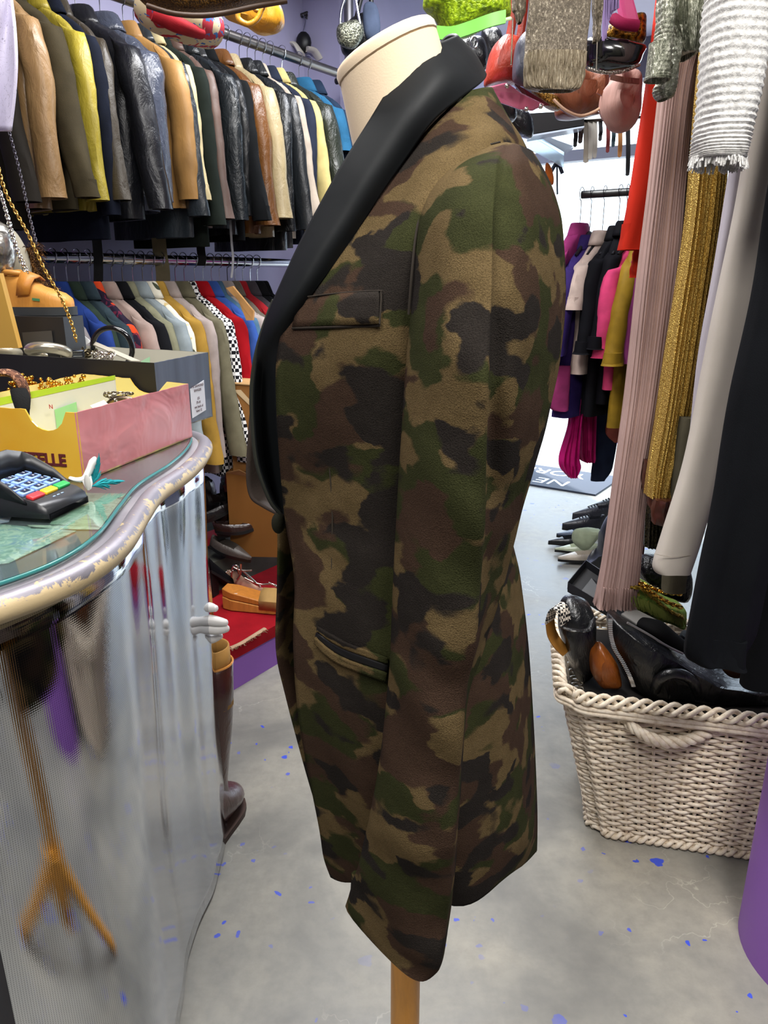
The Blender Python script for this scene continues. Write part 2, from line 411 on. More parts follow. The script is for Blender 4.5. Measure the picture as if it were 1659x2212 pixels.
bz = thing('camouflage_blazer', 'brown and green camouflage velvet blazer with black satin shawl lapel on the tailor form', 'jacket', (.06, .78, .70))
body_rows = [
 [(1000,205,.79),(1018,200,.785),(1035,196,.79),(1048,193,.80),(1058,192,.82),(1062,195,.86)],
 [(925,270,.765),(970,256,.745),(1015,248,.74),(1060,246,.755),(1090,255,.80),(1098,262,.87)],
 [(848,370,.755),(905,352,.715),(970,335,.69),(1060,318,.70),(1120,322,.77),(1140,335,.88)],
 [(752,500,.745),(825,485,.70),(905,475,.66),(1030,465,.68),(1130,465,.76),(1165,470,.89)],
 [(645,652,.735),(745,645,.69),(860,645,.652),(1010,640,.67),(1130,640,.75),(1178,640,.89)],
 [(603,752,.73),(710,752,.685),(845,752,.65),(1000,750,.67),(1120,750,.75),(1170,750,.88)],
 [(600,900,.73),(705,900,.69),(840,900,.655),(990,900,.67),(1090,900,.74),(1140,900,.87)],
 [(616,1105,.755),(700,1100,.705),(830,1100,.662),(960,1100,.68),(1050,1110,.74),(1100,1115,.86)],
 [(638,1250,.735),(710,1258,.69),(830,1270,.655),(960,1268,.665),(1070,1255,.74),(1121,1245,.86)],
 [(636,1400,.725),(715,1412,.68),(830,1425,.645),(970,1430,.655),(1085,1410,.73),(1139,1395,.85)],
 [(650,1570,.72),(735,1590,.675),(840,1605,.645),(980,1610,.65),(1100,1580,.72),(1150,1560,.84)],
 [(690,1780,.725),(760,1790,.69),(850,1800,.66),(990,1810,.655),(1110,1765,.71),(1157,1720,.83)],
 [(701,1850,.735),(765,1868,.70),(850,1885,.668),(1000,1900,.66),(1115,1840,.71),(1158,1785,.83)],
 [(716,1893,.745),(765,1912,.71),(850,1930,.675),(1000,1955,.665),(1088,1905,.70),(1157,1835,.83)]]
BR = [[W(*p) for p in r] for r in body_rows]
BG = grid_patch(BR, 7, 7)
def folds(p):
    q = Vector((p.x * 9, 0, p.z * 2.2)); f = noise.noise(q) * .009
    f += noise.noise(Vector((p.x * 26, 3, p.z * 9))) * .0025
    k = max(0, min(1, (1.12 - p.z) * 5)); f += k * .0035 * math.sin(p.x * 70 + p.z * 22 + 2 * noise.noise(Vector((p.x * 6, 0, p.z * 4))))
    # drag lines running from the button
    b = W(615, 1110, .75); d = Vector((p.x - b.x, 0, p.z - b.z)); L = d.length
    if .005 < L < .16: f += math.sin(math.atan2(d.z, d.x) * 9 + .6) * .005 * math.exp(-L * 14) * (1 if d.x > 0 else .3)
    return f
BG = [[p + Vector((0, folds(p) * min(1, j / 6, (len(r) - 1 - j) / 6 + .2), 0)) for j, p in enumerate(r)] for r in BG]
m = MB(); m.loft(BG, closed=False); wpart(m.build('near_front_panel', CAMO, solid=.0035), bz)
pxg = [(proj(p), p) for r in BG for p in r]
def ysurf(px, py):
    best = sorted(pxg, key=lambda q: (q[0][0] - px) ** 2 + (q[0][1] - py) ** 2)[:4]
    ws = [1 / (((q[0][0] - px) ** 2 + (q[0][1] - py) ** 2) + 4) for q in best]
    return sum(w_ * q[1].y for w_, q in zip(ws, best)) / sum(ws)
# far side: from the back seam round to the far front edge
far_edge = [(985,225,.86),(905,300,.88),(830,400,.90),(740,500,.90),(640,640,.875),(585,752,.865),(561,900,.865),(598,1100,.83),(601,1250,.83),(598,1400,.83),(618,1500,.83),(655,1640,.82),(690,1760,.82),(712,1830,.82)]
FR = []
for r, fe in zip(BR, far_edge):
    b = r[-1]; mid = r[2]
    e = W(*fe); yc = .85
    far = Vector((mid.x, 1.02, mid.z)); far2 = Vector(((b.x + mid.x) / 2, 1.0, (b.z + mid.z) / 2)); far3 = Vector(((e.x * .5 + mid.x * .5), .98, (e.z + mid.z) / 2))
    FR.append([b, far2, far, far3, e])
FG = grid_patch(FR, 6, 6)
m = MB(); m.loft(FG, closed=False); wpart(m.build('far_front_panel', CAMO, solid=.0035), bz)
LINING = base_mat('black_lining', '#08080a', .6)
LG = [[p + (Vector((0, -.006, 0))) for p in r[:-3]] + [r[-3] + Vector((.006, -.006, 0))] for r in FG]
m = MB(); m.loft(LG, closed=False); tag(wpart(m.build('lining', LINING), bz), 'black lining')
# satin shawl lapel (near) with the collar round the neck
SATIN = base_mat('black_satin', '#0b0e10', .6, spec=.25); _t = NT(SATIN); _t.bump(_t.noise(_t.coord((1, 1, 1)), 14, 3), .25, .004)
lap = [[(925,130,.93),(960,150,.95),(985,165,.95)],
       [(962,82,.895),(1010,118,.925),(1040,160,.925)],
       [(985,78,.855),(1025,122,.865),(1047,166,.868)],
       [(955,92,.805),(1005,142,.80),(1036,182,.805)],
       [(905,112,.775),(955,165,.755),(990,215,.765)],
       [(850,182,.762),(900,222,.735),(933,262,.742)],
       [(800,262,.752),(848,300,.728),(880,335,.736)],
       [(745,350,.745),(795,382,.722),(827,410,.730)],
       [(700,430,.742),(748,462,.719),(777,488,.727)],
       [(655,515,.740),(697,540,.717),(725,565,.724)],
       [(615,600,.738),(650,618,.717),(672,636,.722)],
       [(581,680,.740),(606,690,.724),(630,702,.728)],
       [(557,757,.744),(577,757,.742),(602,760,.738)],
       [(546,830,.748),(566,832,.765),(600,840,.745)],
       [(546,900,.750),(564,900,.775),(602,905,.75)],
       [(556,1000,.752),(572,1000,.785),(610,1005,.758)],
       [(584,1080,.758),(594,1080,.785),(616,1085,.765)],
       [(606,1108,.765),(610,1108,.775),(616,1110,.768)]]
LGd = grid_patch([[W(*p) for p in r] for r in lap], 7, 5)
m = MB(); m.loft(LGd, closed=False); tag(wpart(m.build('lapel', SATIN, solid=.004), bz), 'black satin shawl lapel and collar')
# camouflage piping seen along the lapel's outer edge
edge = [r[0] + Vector((-.001, .001, 0)) for r in LGd[int(len(LGd) * .62):]]
m = MB(); m.tube(edge, .0022, 6); wpart(m.build('lapel_edge', plain('#20221a', .9)), bz)
# far lapel: greyish underside peeping out at the left
fl_ = [[(640,600,.85),(660,620,.87)],[(575,720,.86),(600,740,.88)],[(547,850,.865),(575,860,.885)],[(536,960,.87),(570,970,.885)],[(533,1030,.87),(572,1040,.885)],[(540,1072,.865),(580,1080,.87)],[(566,1092,.85),(592,1096,.86)],[(600,1110,.83),(606,1112,.835)]]
m = MB(); m.loft(grid_patch([[W(*p) for p in r] for r in fl_], 4, 6), closed=False)
tag(wpart(m.build('lapel', cloth('#4a403a', .7), solid=.004), bz), 'far lapel seen from its grey brown underside')
m = MB(); c = W(601, 1130, .80); m.ball(c, .011, 14, 10, (.7, 1, 1.1)); tag(wpart(m.build('button', cloth('#2b2b20')), bz), 'cloth covered front button')
# near sleeve
slv = [
 [(1012,330,.725),(1045,318,.70),(1085,308,.695),(1100,308,.70),(1125,314,.71),(1152,330,.78)],
 [(955,378,.69),(1000,358,.645),(1065,345,.63),(1085,345,.635),(1130,352,.655),(1178,380,.78)],
 [(920,430,.672),(980,412,.612),(1058,405,.598),(1080,405,.604),(1140,412,.635),(1201,440,.785)],
 [(903,500,.66),(970,490,.598),(1055,480,.583),(1074,480,.592),(1145,485,.625),(1214,505,.785)],
 [(890,650,.652),(960,645,.585),(1054,640,.568),(1070,640,.580),(1145,645,.612),(1220,650,.78)],
 [(876,800,.647),(950,800,.578),(1048,800,.560),(1062,800,.590),(1130,800,.612),(1206,800,.765)],
 [(866,950,.643),(945,950,.575),(1044,950,.558),(1056,950,.598),(1115,950,.62),(1173,950,.745)],
 [(857,1100,.64),(937,1100,.575),(1040,1100,.562),(1051,1100,.604),(1085,1100,.635),(1127,1105,.725)],
 [(849,1250,.637),(930,1250,.575),(1032,1250,.566),(1041,1250,.605),(1062,1250,.645),(1092,1255,.705)],
 [(843,1400,.634),(922,1400,.577),(1021,1400,.570),(1027,1400,.604),(1037,1400,.645),(1048,1400,.685)],
 [(836,1500,.632),(912,1500,.58),(1001,1500,.576),(1006,1500,.602),(1009,1500,.63),(1012,1500,.66)],
 [(818,1650,.632),(900,1655,.582),(986,1660,.580),(993,1660,.602),(997,1660,.625),(998,1655,.655)],
 [(790,1800,.64),(880,1815,.584),(972,1820,.583),(982,1820,.60),(986,1818,.62),(986,1810,.65)],
 [(764,1900,.655),(862,1950,.59),(955,1970,.587),(970,1965,.60),(975,1950,.62),(976,1930,.65)],
 [(748,1950,.668),(848,2050,.598),(935,2085,.590),(955,2065,.602),(962,2030,.62),(964,2005,.645)],
 [(746,1958,.670),(838,2072,.606),(905,2122,.590),(945,2100,.600),(957,2055,.62),(961,2020,.645)]]
SG = []
for ri, r in enumerate(slv):
    dY = .022 * min(1, max(0, (ri - 2) / 3)) * (1 if ri < 13 else .6)
    P = [W(p[0], p[1], p[2] - dY) for p in r]; a, b = P[0], P[-1]; n = len(P)
    back = []
    for k in (4, 3, 1):
        q = P[k]; yl = a.y + (b.y - a.y) * (q.x - a.x) / max(1e-4, b.x - a.x)
        back.append(Vector((q.x, yl + max(.008, (yl - q.y) * .22), (q.z * .5 + (a.z + (b.z - a.z) * (q.x - a.x) / max(1e-4, b.x - a.x)) * .5))))
    SG.append(P + back)
SR = [spline(r, 6, True) for r in SG]
cols = [spline([r[j] for r in SR], 6) for j in range(len(SR[0]))]
SR = [[cols[j][i] for j in range(len(cols))] for i in range(len(cols[0]))]
def sfold(p):
    return Vector((0, noise.noise(Vector((p.x * 12, 1, p.z * 3))) * .008 + noise.noise(Vector((p.x * 22 + p.z * 18, 7, p.z * 9))) * .005 + .0028 * math.sin(p.z * 75 + p.x * 30 + 3 * noise.noise(p * 7)) * max(0, 1 - abs(p.z - 1.02) * 7) + .0025 * math.sin(p.z * 90 - p.x * 20 + 3 * noise.noise(p * 8)) * max(0, 1 - abs(p.z - .86) * 9), 0))
SR = [[p + sfold(p) * min(1, i / 8) for p in r] for i, r in enumerate(SR)]
last = SR[-1]; cen = sum(last, Vector()) / len(last)
SR.append([p + (cen - p) * .06 for p in last]); SR.append([p + (cen - p) * .10 + Vector((0, 0, .05)) for p in last])
m = MB(); m.loft(SR, True, True, True); sl_near = wpart(m.build('sleeve', CAMO), bz)
# far sleeve
m = MB(); m.loft([[Vector((p.x * .95, 1.70 - p.y, p.z + .01)) for p in reversed(r)] for r in SR[::2]], True, True, True); wpart(m.build('sleeve', CAMO), bz)
m = MB(); m.tube([W(*q) + Vector((-.0012, .002, 0)) for q in ((1085,306,.694),(1045,317,.698),(1010,331,.722),(955,379,.688),(920,431,.668),(903,501,.655),(893,590,.64),(886,680,.636))], .0011, 6, k=5); tag(wpart(m.build('armhole_seam', plain('#241d14', .9)), bz), 'seam where the sleeve is set in')
# sleeve buttons
for px, py in ((981, 1790), (977, 1842)):
    m = MB(); m.ball(W(px, py, .612), .0045, 12, 8, (.6, 1, 1)); tag(wpart(m.build('cuff_button', plain('#8a6a4a', .35)), bz), 'small cuff button')
# breast pocket and hip pocket
def on(px, py, off=.004): return W(px, py, ysurf(px, py) - off)
def panel(top, bot, k=10, off=.005):
    out = []
    for i in range(k + 1):
        f = i / k; a = spline([Vector((*q, 0)) for q in top], 6); b = spline([Vector((*q, 0)) for q in bot], 6)
        A = a[min(len(a) - 1, round(f * (len(a) - 1)))]; B = b[min(len(b) - 1, round(f * (len(b) - 1)))]
        out.append([on(A.x + (B.x - A.x) * g / 4, A.y + (B.y - A.y) * g / 4, off) for g in range(5)])
    return out
m = MB(); m.loft(panel([(648,645),(735,635),(820,630)], [(633,707),(730,703),(820,700)], 12, .005), closed=False)
tag(wpart(m.build('breast_pocket', CAMO, solid=.003), bz), 'breast pocket welt')
m = MB(); m.tube([on(x, y, .0065) for x, y in ((648,643),(735,633),(815,628),(823,634),(822,668),(820,700))], .0008, 6, k=4); wpart(m.build('pocket_seam', plain('#241d14', .9)), bz)
m = MB(); m.tube([on(x, y, .0045) for x, y in ((632,709),(730,706),(820,703))], .0014, 6, k=4); wpart(m.build('pocket_seam', plain('#241d14', .9)), bz)
m = MB(); m.loft(panel([(684,1366),(740,1400),(838,1436)], [(682,1374),(735,1416),(836,1452)], 12, .0045), closed=False)
tag(wpart(m.build('pocket_slit', LINING, solid=.002), bz), 'dark open hip pocket slit')
m = MB(); m.loft(panel([(682,1376),(735,1417),(836,1453)], [(680,1390),(730,1432),(834,1472)], 12, .006), closed=False)
tag(wpart(m.build('pocket_welt', CAMO, solid=.004), bz), 'lower welt of the hip pocket')
m = MB(); m.loft(panel([(686,1352),(745,1386),(838,1420)], [(684,1363),(740,1399),(838,1434)], 12, .005), closed=False)
wpart(m.build('pocket_welt', CAMO, solid=.003), bz)
m = MB(); m.tube([on(x, y, .0015) for x, y in ((1122,1480),(1128,1600),(1131,1720),(1127,1850))], .0011, 6, k=5); wpart(m.build('back_seam', plain('#2a2318', .9)), bz)
m = MB(); m.tube([on(x, y, .0015) for x, y in ((712,1010),(718,1100),(717,1200),(716,1300),(715,1350))], .0009, 6, k=5); wpart(m.build('dart_seam', plain('#2a2318', .9)), bz)

# ================= WALL RACKS =================
def RP(t, off=0): return Vector((-.48, 3.55, 0)) + D2 * t + N2 * off
ZU, ZL = 2.314, 1.467
def rod(name, label, t0, t1, z, r, mat):
    m = MB(); m.tube([RP(t0) + Vector((0, 0, z)), RP(t1) + Vector((0, 0, z))], r, 16); o = m.build(name, mat); return tag(o, label, 'rail')
rod('clothes_rail', 'upper dull steel clothes rail running along the lilac wall, full of jackets', -2.3, .52, ZU, .019, plain('#8a8580', .35, 1.0))
rod('clothes_rail', 'lower shiny chrome clothes rail along the lilac wall, full of blazers', -2.3, .52, ZL, .019, plain('#d5d8e0', .15, 1.0))
m = MB(); p = RP(.53, .02); m.tube([p, p + Vector((0, 0, 2.85))], .022, 16)
post = m.build('steel_post', plain('#7d7c80', .4, .9)); tag(post, 'grey steel upright pipe behind the neck of the tailor form', 'post')
m = MB(); q = p + Vector((0, 0, 2.30)); m.tube([q + N2 * -.08, q + N2 * .03], .014, 10); wpart(m.build('clamp', plain('#4a484c', .5, .7)), None).parent = post

def hanger_proto(wire, bar, name='coat_hanger', stem=.10):
    t = thing(name, 'x', 'hanger')
    pts = [(0, -.020, .006), (0, -.017, .022), (0, 0, .030), (0, .019, .022), (0, .023, .002), (0, .012, -.022), (0, .001, -.032), (0, 0, -stem)]
    m = MB(); m.tube(pts, .0017, 6, k=3); m.build('hook', wire, t)
    m = MB(); m.tube([(0, -.155, -.185 - stem + .10), (0, -.08, -.146 - stem + .10), (0, -.03, -.116 - stem + .10), (0, 0, -.100 - stem + .10), (0, .03, -.116 - stem + .10), (0, .08, -.146 - stem + .10), (0, .155, -.185 - stem + .10)], [.005, .009, .012, .016, .012, .009, .005], 10, k=3); m.build('hanger_bar', bar, t)
    return t
HK = {}
def hanger(kind, loc, rz, label, group):
    if kind not in HK:
        HK[kind] = hanger_proto(*{'black': (CHROME, BLACK), 'wood': (CHROME, wood('#a0703c')), 'white': (CHROME, plain('#cfc8c2', .4)), 'red': (CHROME, plain('#c02a24', .4)), 'dark': (plain('#3a3a40', .3, .8), BLACK, 'coat_hanger', .16)}[kind])
        h = HK[kind]; h.location = loc; h.rotation_euler = (0, 0, rz); h['label'] = label; h['group'] = group; return h
    return dup(HK[kind], loc, rz, label, group)

def spaced(rows, py_fn):
    T = [solve_t(r[0], py_fn(r[0]), lambda t: RP(t, r[-1].get('w', .2) + .03), -2.6, .9) for r in rows]
    for i in range(1, len(T)): T[i] = max(T[i], T[i - 1] + .045)
    G = [min([T[j + 1] - T[j] for j in (i - 1, i) if 0 <= j < len(T) - 1]) for i in range(len(T))]
    return T, [min(r[-1].get('th', .045), max(.024, .50 * g)) for r, g in zip(rows, G)]
def hang_jacket(name, label, cat, group, rodpt, rz, mat, L=.74, w=.2, th=.045, sl=.66, slmat=None, collar='stand', seed=0, drop=0, flare=.0, short=False, lean=0, extra=None):
    """local frame: x along the rail, y across it (+y towards the aisle), z up; origin below the rail at hem height"""
    rnd = random.Random(seed); t = thing(name, label, cat, (rodpt.x, rodpt.y, rodpt.z - L), rz, group)
    T = L                                            # local z of rail
    sw = rnd.uniform(.01, .10) if not short else .02; fwd = rnd.uniform(-.02, .02)
    lv = [(-.098, .050, .030), (-.118, .064, .042), (-.140, .10, .047), (-.165, .145, .049), (-.190, .180, .050), (-.220, .200, .052), (-.27, .200, .054), (-.35, .192, .056)]
    L0 = L; L = L * .965
    sc = w / .2
    n = 5; z0 = -.35
    for i in range(1, n + 1):
        f = i / n; lv.append((z0 + (-L - z0) * f, (.192 + (.012 + flare) * f), .056 + .006 * f))
    seg = 44; rings = []; ph = rnd.random() * 6; kf = rnd.randint(4, 6)
    for dz, a, b in lv:
        f = min(1, max(0, (-dz - .2) / .5)); ring = []
        for j in range(seg):
            an = 2 * math.pi * j / seg; c, s_ = math.cos(an), math.sin(an)
            y = a * sc * math.copysign(abs(c) ** .8, c); x = b * (th / .045) * math.copysign(abs(s_) ** .75, s_)
            fo = .010 * f * math.sin(kf * an + ph + f * 1.2) + .006 * noise.noise(Vector((c * 3, s_ * 3 + seed, dz * 7)))
            ring.append(Vector((x + fo * s_ + .012 * f * math.sin(y * 22 + ph), y + fo * c, T + dz)))
        rings.append(ring)
    cols = [spline([r[j] for r in rings], 3) for j in range(seg)]
    rings = [[cols[j][i] for j in range(seg)] for i in range(len(cols[0]))]
    lastr = rings[-1]; rings.append([Vector((p.x * .9, p.y * .97, p.z + .002)) for p in lastr]); rings.append([Vector((p.x * .8, p.y * .95, p.z + .10)) for p in lastr])
    m = MB(); m.loft(rings, True, True, True); m.build('body', mat, t)
    for sgn in (1, -1):
        ex = rnd.uniform(-.012, .012); b = w - .2
        path = [(0, .150, -.180), (0, .192, -.220), (.004, .218, -.29), (.010 + ex, .228 + sw * .15, -.40), (.014 + ex, .222 + sw * .5, -.54), (.012 + ex, .212 + sw, -sl)]
        fl_r = rnd.uniform(.9, 1.35); ra = [.03, .046, .050, .049, .047, .044 * fl_r]; rb = [.03, .048, .054, .052, .048, .046 * fl_r]
        if short: path = path[:4]; path[-1] = (.006, .245, -.39); ra = ra[:4]; rb = rb[:4]
        P = spline([Vector((x, (y + b) * sgn, T + z)) for x, y, z in path], 5); k = len(P); RR = []
        for i, p in enumerate(P):
            f = i / (k - 1) * (len(ra) - 1); q = min(int(f), len(ra) - 2); f -= q
            A = ra[q] + (ra[q + 1] - ra[q]) * f; B = (rb[q] + (rb[q + 1] - rb[q]) * f) * min(1.1, th / .045 * .95)
            ring = []
            for j in range(16):
                an = 2 * math.pi * j / 16; dv = Vector((math.cos(an) * B, math.sin(an) * A * sgn, 0))
                cr = .006 * noise.noise(Vector((math.cos(an) * 2, p.z * 9 + seed * 3, sgn + math.sin(an)))) + .004 * noise.noise(Vector((an, p.z * 24 + seed, sgn)))
                if i < 5: # tilt the first rings into the shoulder
                    g = 1 - i / 5; dv = Vector((dv.x, dv.y * (1 - g * .6), -dv.y * sgn * g * .7))
                ring.append(p + dv * (1 + cr / .045))
            RR.append(ring)
        e = RR[-1]; c_ = sum(e, Vector()) / 16
        RR.append([q + (c_ - q) * .12 for q in e]); RR.append([q + (c_ - q) * .2 + Vector((0, 0, .05)) for q in e])
        m = MB(); m.loft(RR if sgn > 0 else [list(reversed(r)) for r in RR]); m.build('sleeve', slmat or mat, t)
    if collar:
        cm = mat
        P = []; hgt = .045
        for j in range(15):
            an = R(-70) + R(320) * j / 14 + R(-20)
            P.append((math.cos(an + R(90)) * .034 * min(1.2, th / .045), math.sin(an + R(90)) * (.058 + .008 * math.sin(seed * 2.1))))
        inner = [[Vector((x, y, T - .125)), Vector((x * 1.0, y * .95, T - .086)), Vector((x * 1.22, y * 1.15, T - .084)), Vector((x * 1.5, y * 1.7, T - .137))] for x, y in P]
        if collar == 'fur': inner = [[Vector((x, y, T - .12)), Vector((x * .9, y * .9, T - .06)), Vector((x * 1.7, y * 1.5, T - .05)), Vector((x * 2.0, y * 2.0, T - .13))] for x, y in P]
        m = MB(); m.loft([spline(r, 3) for r in inner], closed=False); m.build('collar', cm, t, solid=.005)
    if extra: extra(t, T)
    return t
UP_G, LO_G = 'jackets and coats on the upper rail', 'blazers and jackets on the lower rail'
def front_lapels(mat):
    def f(t, T):
        for sy in (1,):
            m = MB(); m.loft([[Vector((-.058, .02, T - .10)), Vector((-.064, .06, T - .11))], [Vector((-.066, .01, T - .25)), Vector((-.072, .075, T - .24))], [Vector((-.068, .0, T - .42)), Vector((-.070, .01, T - .42))]], closed=False)
            m.build('lapel', mat, t, solid=.004)
    return f
def houndstooth():
    m = base_mat('cloth_gingham', '#e8e6e2', .9, spec=.2); t = NT(m); v = t.coord((1, 1, 1)); ck = t.n('ShaderNodeTexChecker'); ck.inputs['Scale'].default_value = 75
    ck.inputs['Color1'].default_value = hx('#15151a'); ck.inputs['Color2'].default_value = hx('#e6e4e2'); t.l(v, ck.inputs[0]); t.l(ck.outputs[0], t.b.inputs['Base Color']); return m
def floral(a, b, c, sc=16, th=.5):
    m = base_mat('cloth_print', a, .8, spec=.2); t = NT(m); v = t.coord()
    n = t.noise(v, sc, 1.5, .5, .6); n2 = t.noise(v, sc * 1.9, 2, .5, 1)
    col = t.mix(t.ramp(n, [(th, (0, 0, 0, 1)), (th + .02, (1, 1, 1, 1))]), hx(a), hx(b)); col = t.mix(t.ramp(n2, [(.60, (0, 0, 0, 1)), (.62, (1, 1, 1, 1))]), col, hx(c))
    t.l(col, t.b.inputs['Base Color']); return m
# (px of the aisle side sleeve at reference row, material, hem drop, name, label, hanger, opts)
UP = [
 (40, cloth('#1d1914'), .80, 'long_coat', 'very dark coat at the left end of the upper rail, half behind the tan coat', 'black', dict(w=.15)),
 (112, leather('#94744c', .42), .74, 'leather_coat', 'large light tan leather coat, nearest the left end of the upper rail', 'black', dict(w=.215, th=.075)),
 (150, cloth('#3b3424', bump=.6), .735, 'suede_jacket', 'dark olive suede jacket with laced front strips between tan and yellow coats', 'black', {}),
 (196, leather('#a5942f', .45), .735, 'leather_jacket', 'mustard yellow leather jacket on the upper rail', 'black', dict(w=.205)),
 (222, cloth('#131826'), .82, 'denim_jacket', 'dark navy denim jacket just right of the yellow jacket', 'black', {}),
 (243, leather('#3c3428', .5), .73, 'leather_jacket', 'thin dark brown jacket left of the big black leather jacket', 'black', {}),
 (298, leather('#17181d', .3), .75, 'leather_jacket', 'bulky black leather jacket in front of the silvery one on the upper rail', 'black', dict(w=.22, th=.08)),
 (345, leather('#454a58', .22, 1.0), .72, 'leather_jacket', 'shiny grey black leather jacket with bluish highlights beside the camel coat', 'black', dict(w=.215, th=.06)),
 (386, leather('#a67b42', .55, .2), .70, 'suede_jacket', 'camel tan suede jacket with a wide sleeve on the upper rail', 'wood', dict(w=.205, th=.06)),
 (404, leather('#2a3035', .3), .80, 'leather_jacket', 'dark slate leather jacket just right of the camel suede jacket', 'black', {}),
 (422, cloth('#c5b58c'), .70, 'wool_jacket', 'pale beige shoulder peeping between dark jackets on the upper rail', 'black', dict(w=.19)),
 (436, cloth('#1a211c'), .83, 'wool_jacket', 'very dark green jacket left of the brown suede jacket', 'black', {}),
 (456, leather('#5c463c', .55, .2), .76, 'suede_jacket', 'taupe brown suede jacket with sharp shoulder on the upper rail', 'black', dict(w=.2)),
 (497, leather('#1b2023', .3, .8), .76, 'leather_jacket', 'black leather jacket with seamed sleeve right of the taupe suede jacket', 'black', dict(w=.215, th=.07)),
 (519, leather('#121416', .35), .78, 'leather_jacket', 'plain black leather jacket, second of the black pair in the middle of the rail', 'black', {}),
 (538, cloth('#0f1113'), .80, 'wool_jacket', 'black wool jacket left of the rust brown leather jacket', 'red', {}),
 (567, leather('#6d4520', .32, .7), .77, 'leather_jacket', 'rust brown distressed leather jacket beside the cream jacket', 'white', dict(th=.055)),
 (594, leather('#ad9b74', .42, .6), .78, 'leather_jacket', 'cream leather jacket with long sleeve on the upper rail', 'white', dict(w=.205, th=.06)),
 (618, leather('#15181a', .32, .8), .83, 'leather_jacket', 'black leather jacket immediately right of the cream jacket', 'black', dict(th=.06)),
 (634, leather('#1c1f22', .35), .82, 'leather_jacket', 'dark leather jacket two places right of the cream jacket', 'black', {}),
 (648, cloth('#b5a797'), .78, 'linen_jacket', 'thin taupe jacket near the lapel of the blazer', 'black', dict(th=.03)),
 (662, cloth('#262c3c'), .80, 'wool_jacket', 'navy jacket between taupe and pale yellow ones', 'black', dict(th=.03)),
 (677, cloth('#cdbb7c'), .78, 'linen_jacket', 'pale yellow jacket near the lapel of the blazer', 'black', dict(th=.03)),
 (708, leather('#2a2f26', .32, 1.0), .76, 'leather_jacket', 'dark green black crumpled leather jacket left of the denim jacket', 'black', dict(w=.21, th=.07)),
 (738, cloth('#2f6a90', bump=.8), .56, 'denim_jacket', 'bright blue denim shirt with rolled sleeve by the neck of the form', 'black', dict(short=True, th=.06)),
 (757, cloth('#26364c', bump=.8), .66, 'denim_jacket', 'dark blue denim jacket at the far end of the upper rail', 'black', dict(th=.05)),
]
TT, TH = spaced(UP, lambda px: 300 if px < 500 else 330)
for i, (px, mt_, L, nm, lb, hg, op) in enumerate(UP):
    t = TT[i]; op = dict(op, th=TH[i])
    P = RP(t) + Vector((0, 0, ZU)); rz = ROTZ - R(0) + R(random.uniform(-4, 4))
    # local +y must point to the aisle (N2): x = -D2
    rz = math.atan2(N2.y, N2.x) - R(90) + R(random.uniform(-5, 5))
    hang_jacket(nm, lb, 'jacket', UP_G, P, rz, mt_, L=L, sl=L * (.93 if L < .78 else .88), seed=i, **op)
    hanger(hg, P, rz, {'black': 'black plastic hanger with wire hook on the upper rail', 'wood': 'wooden hanger under the camel suede jacket', 'white': 'pale plastic hanger inside a rust or cream leather jacket', 'red': 'red hanger left of the cream leather jacket'}[hg], {'black': 'black hangers on the upper rail', 'wood': 'wooden hangers on the upper rail', 'white': 'pale hangers on the upper rail', 'red': 'red hangers'}[hg])
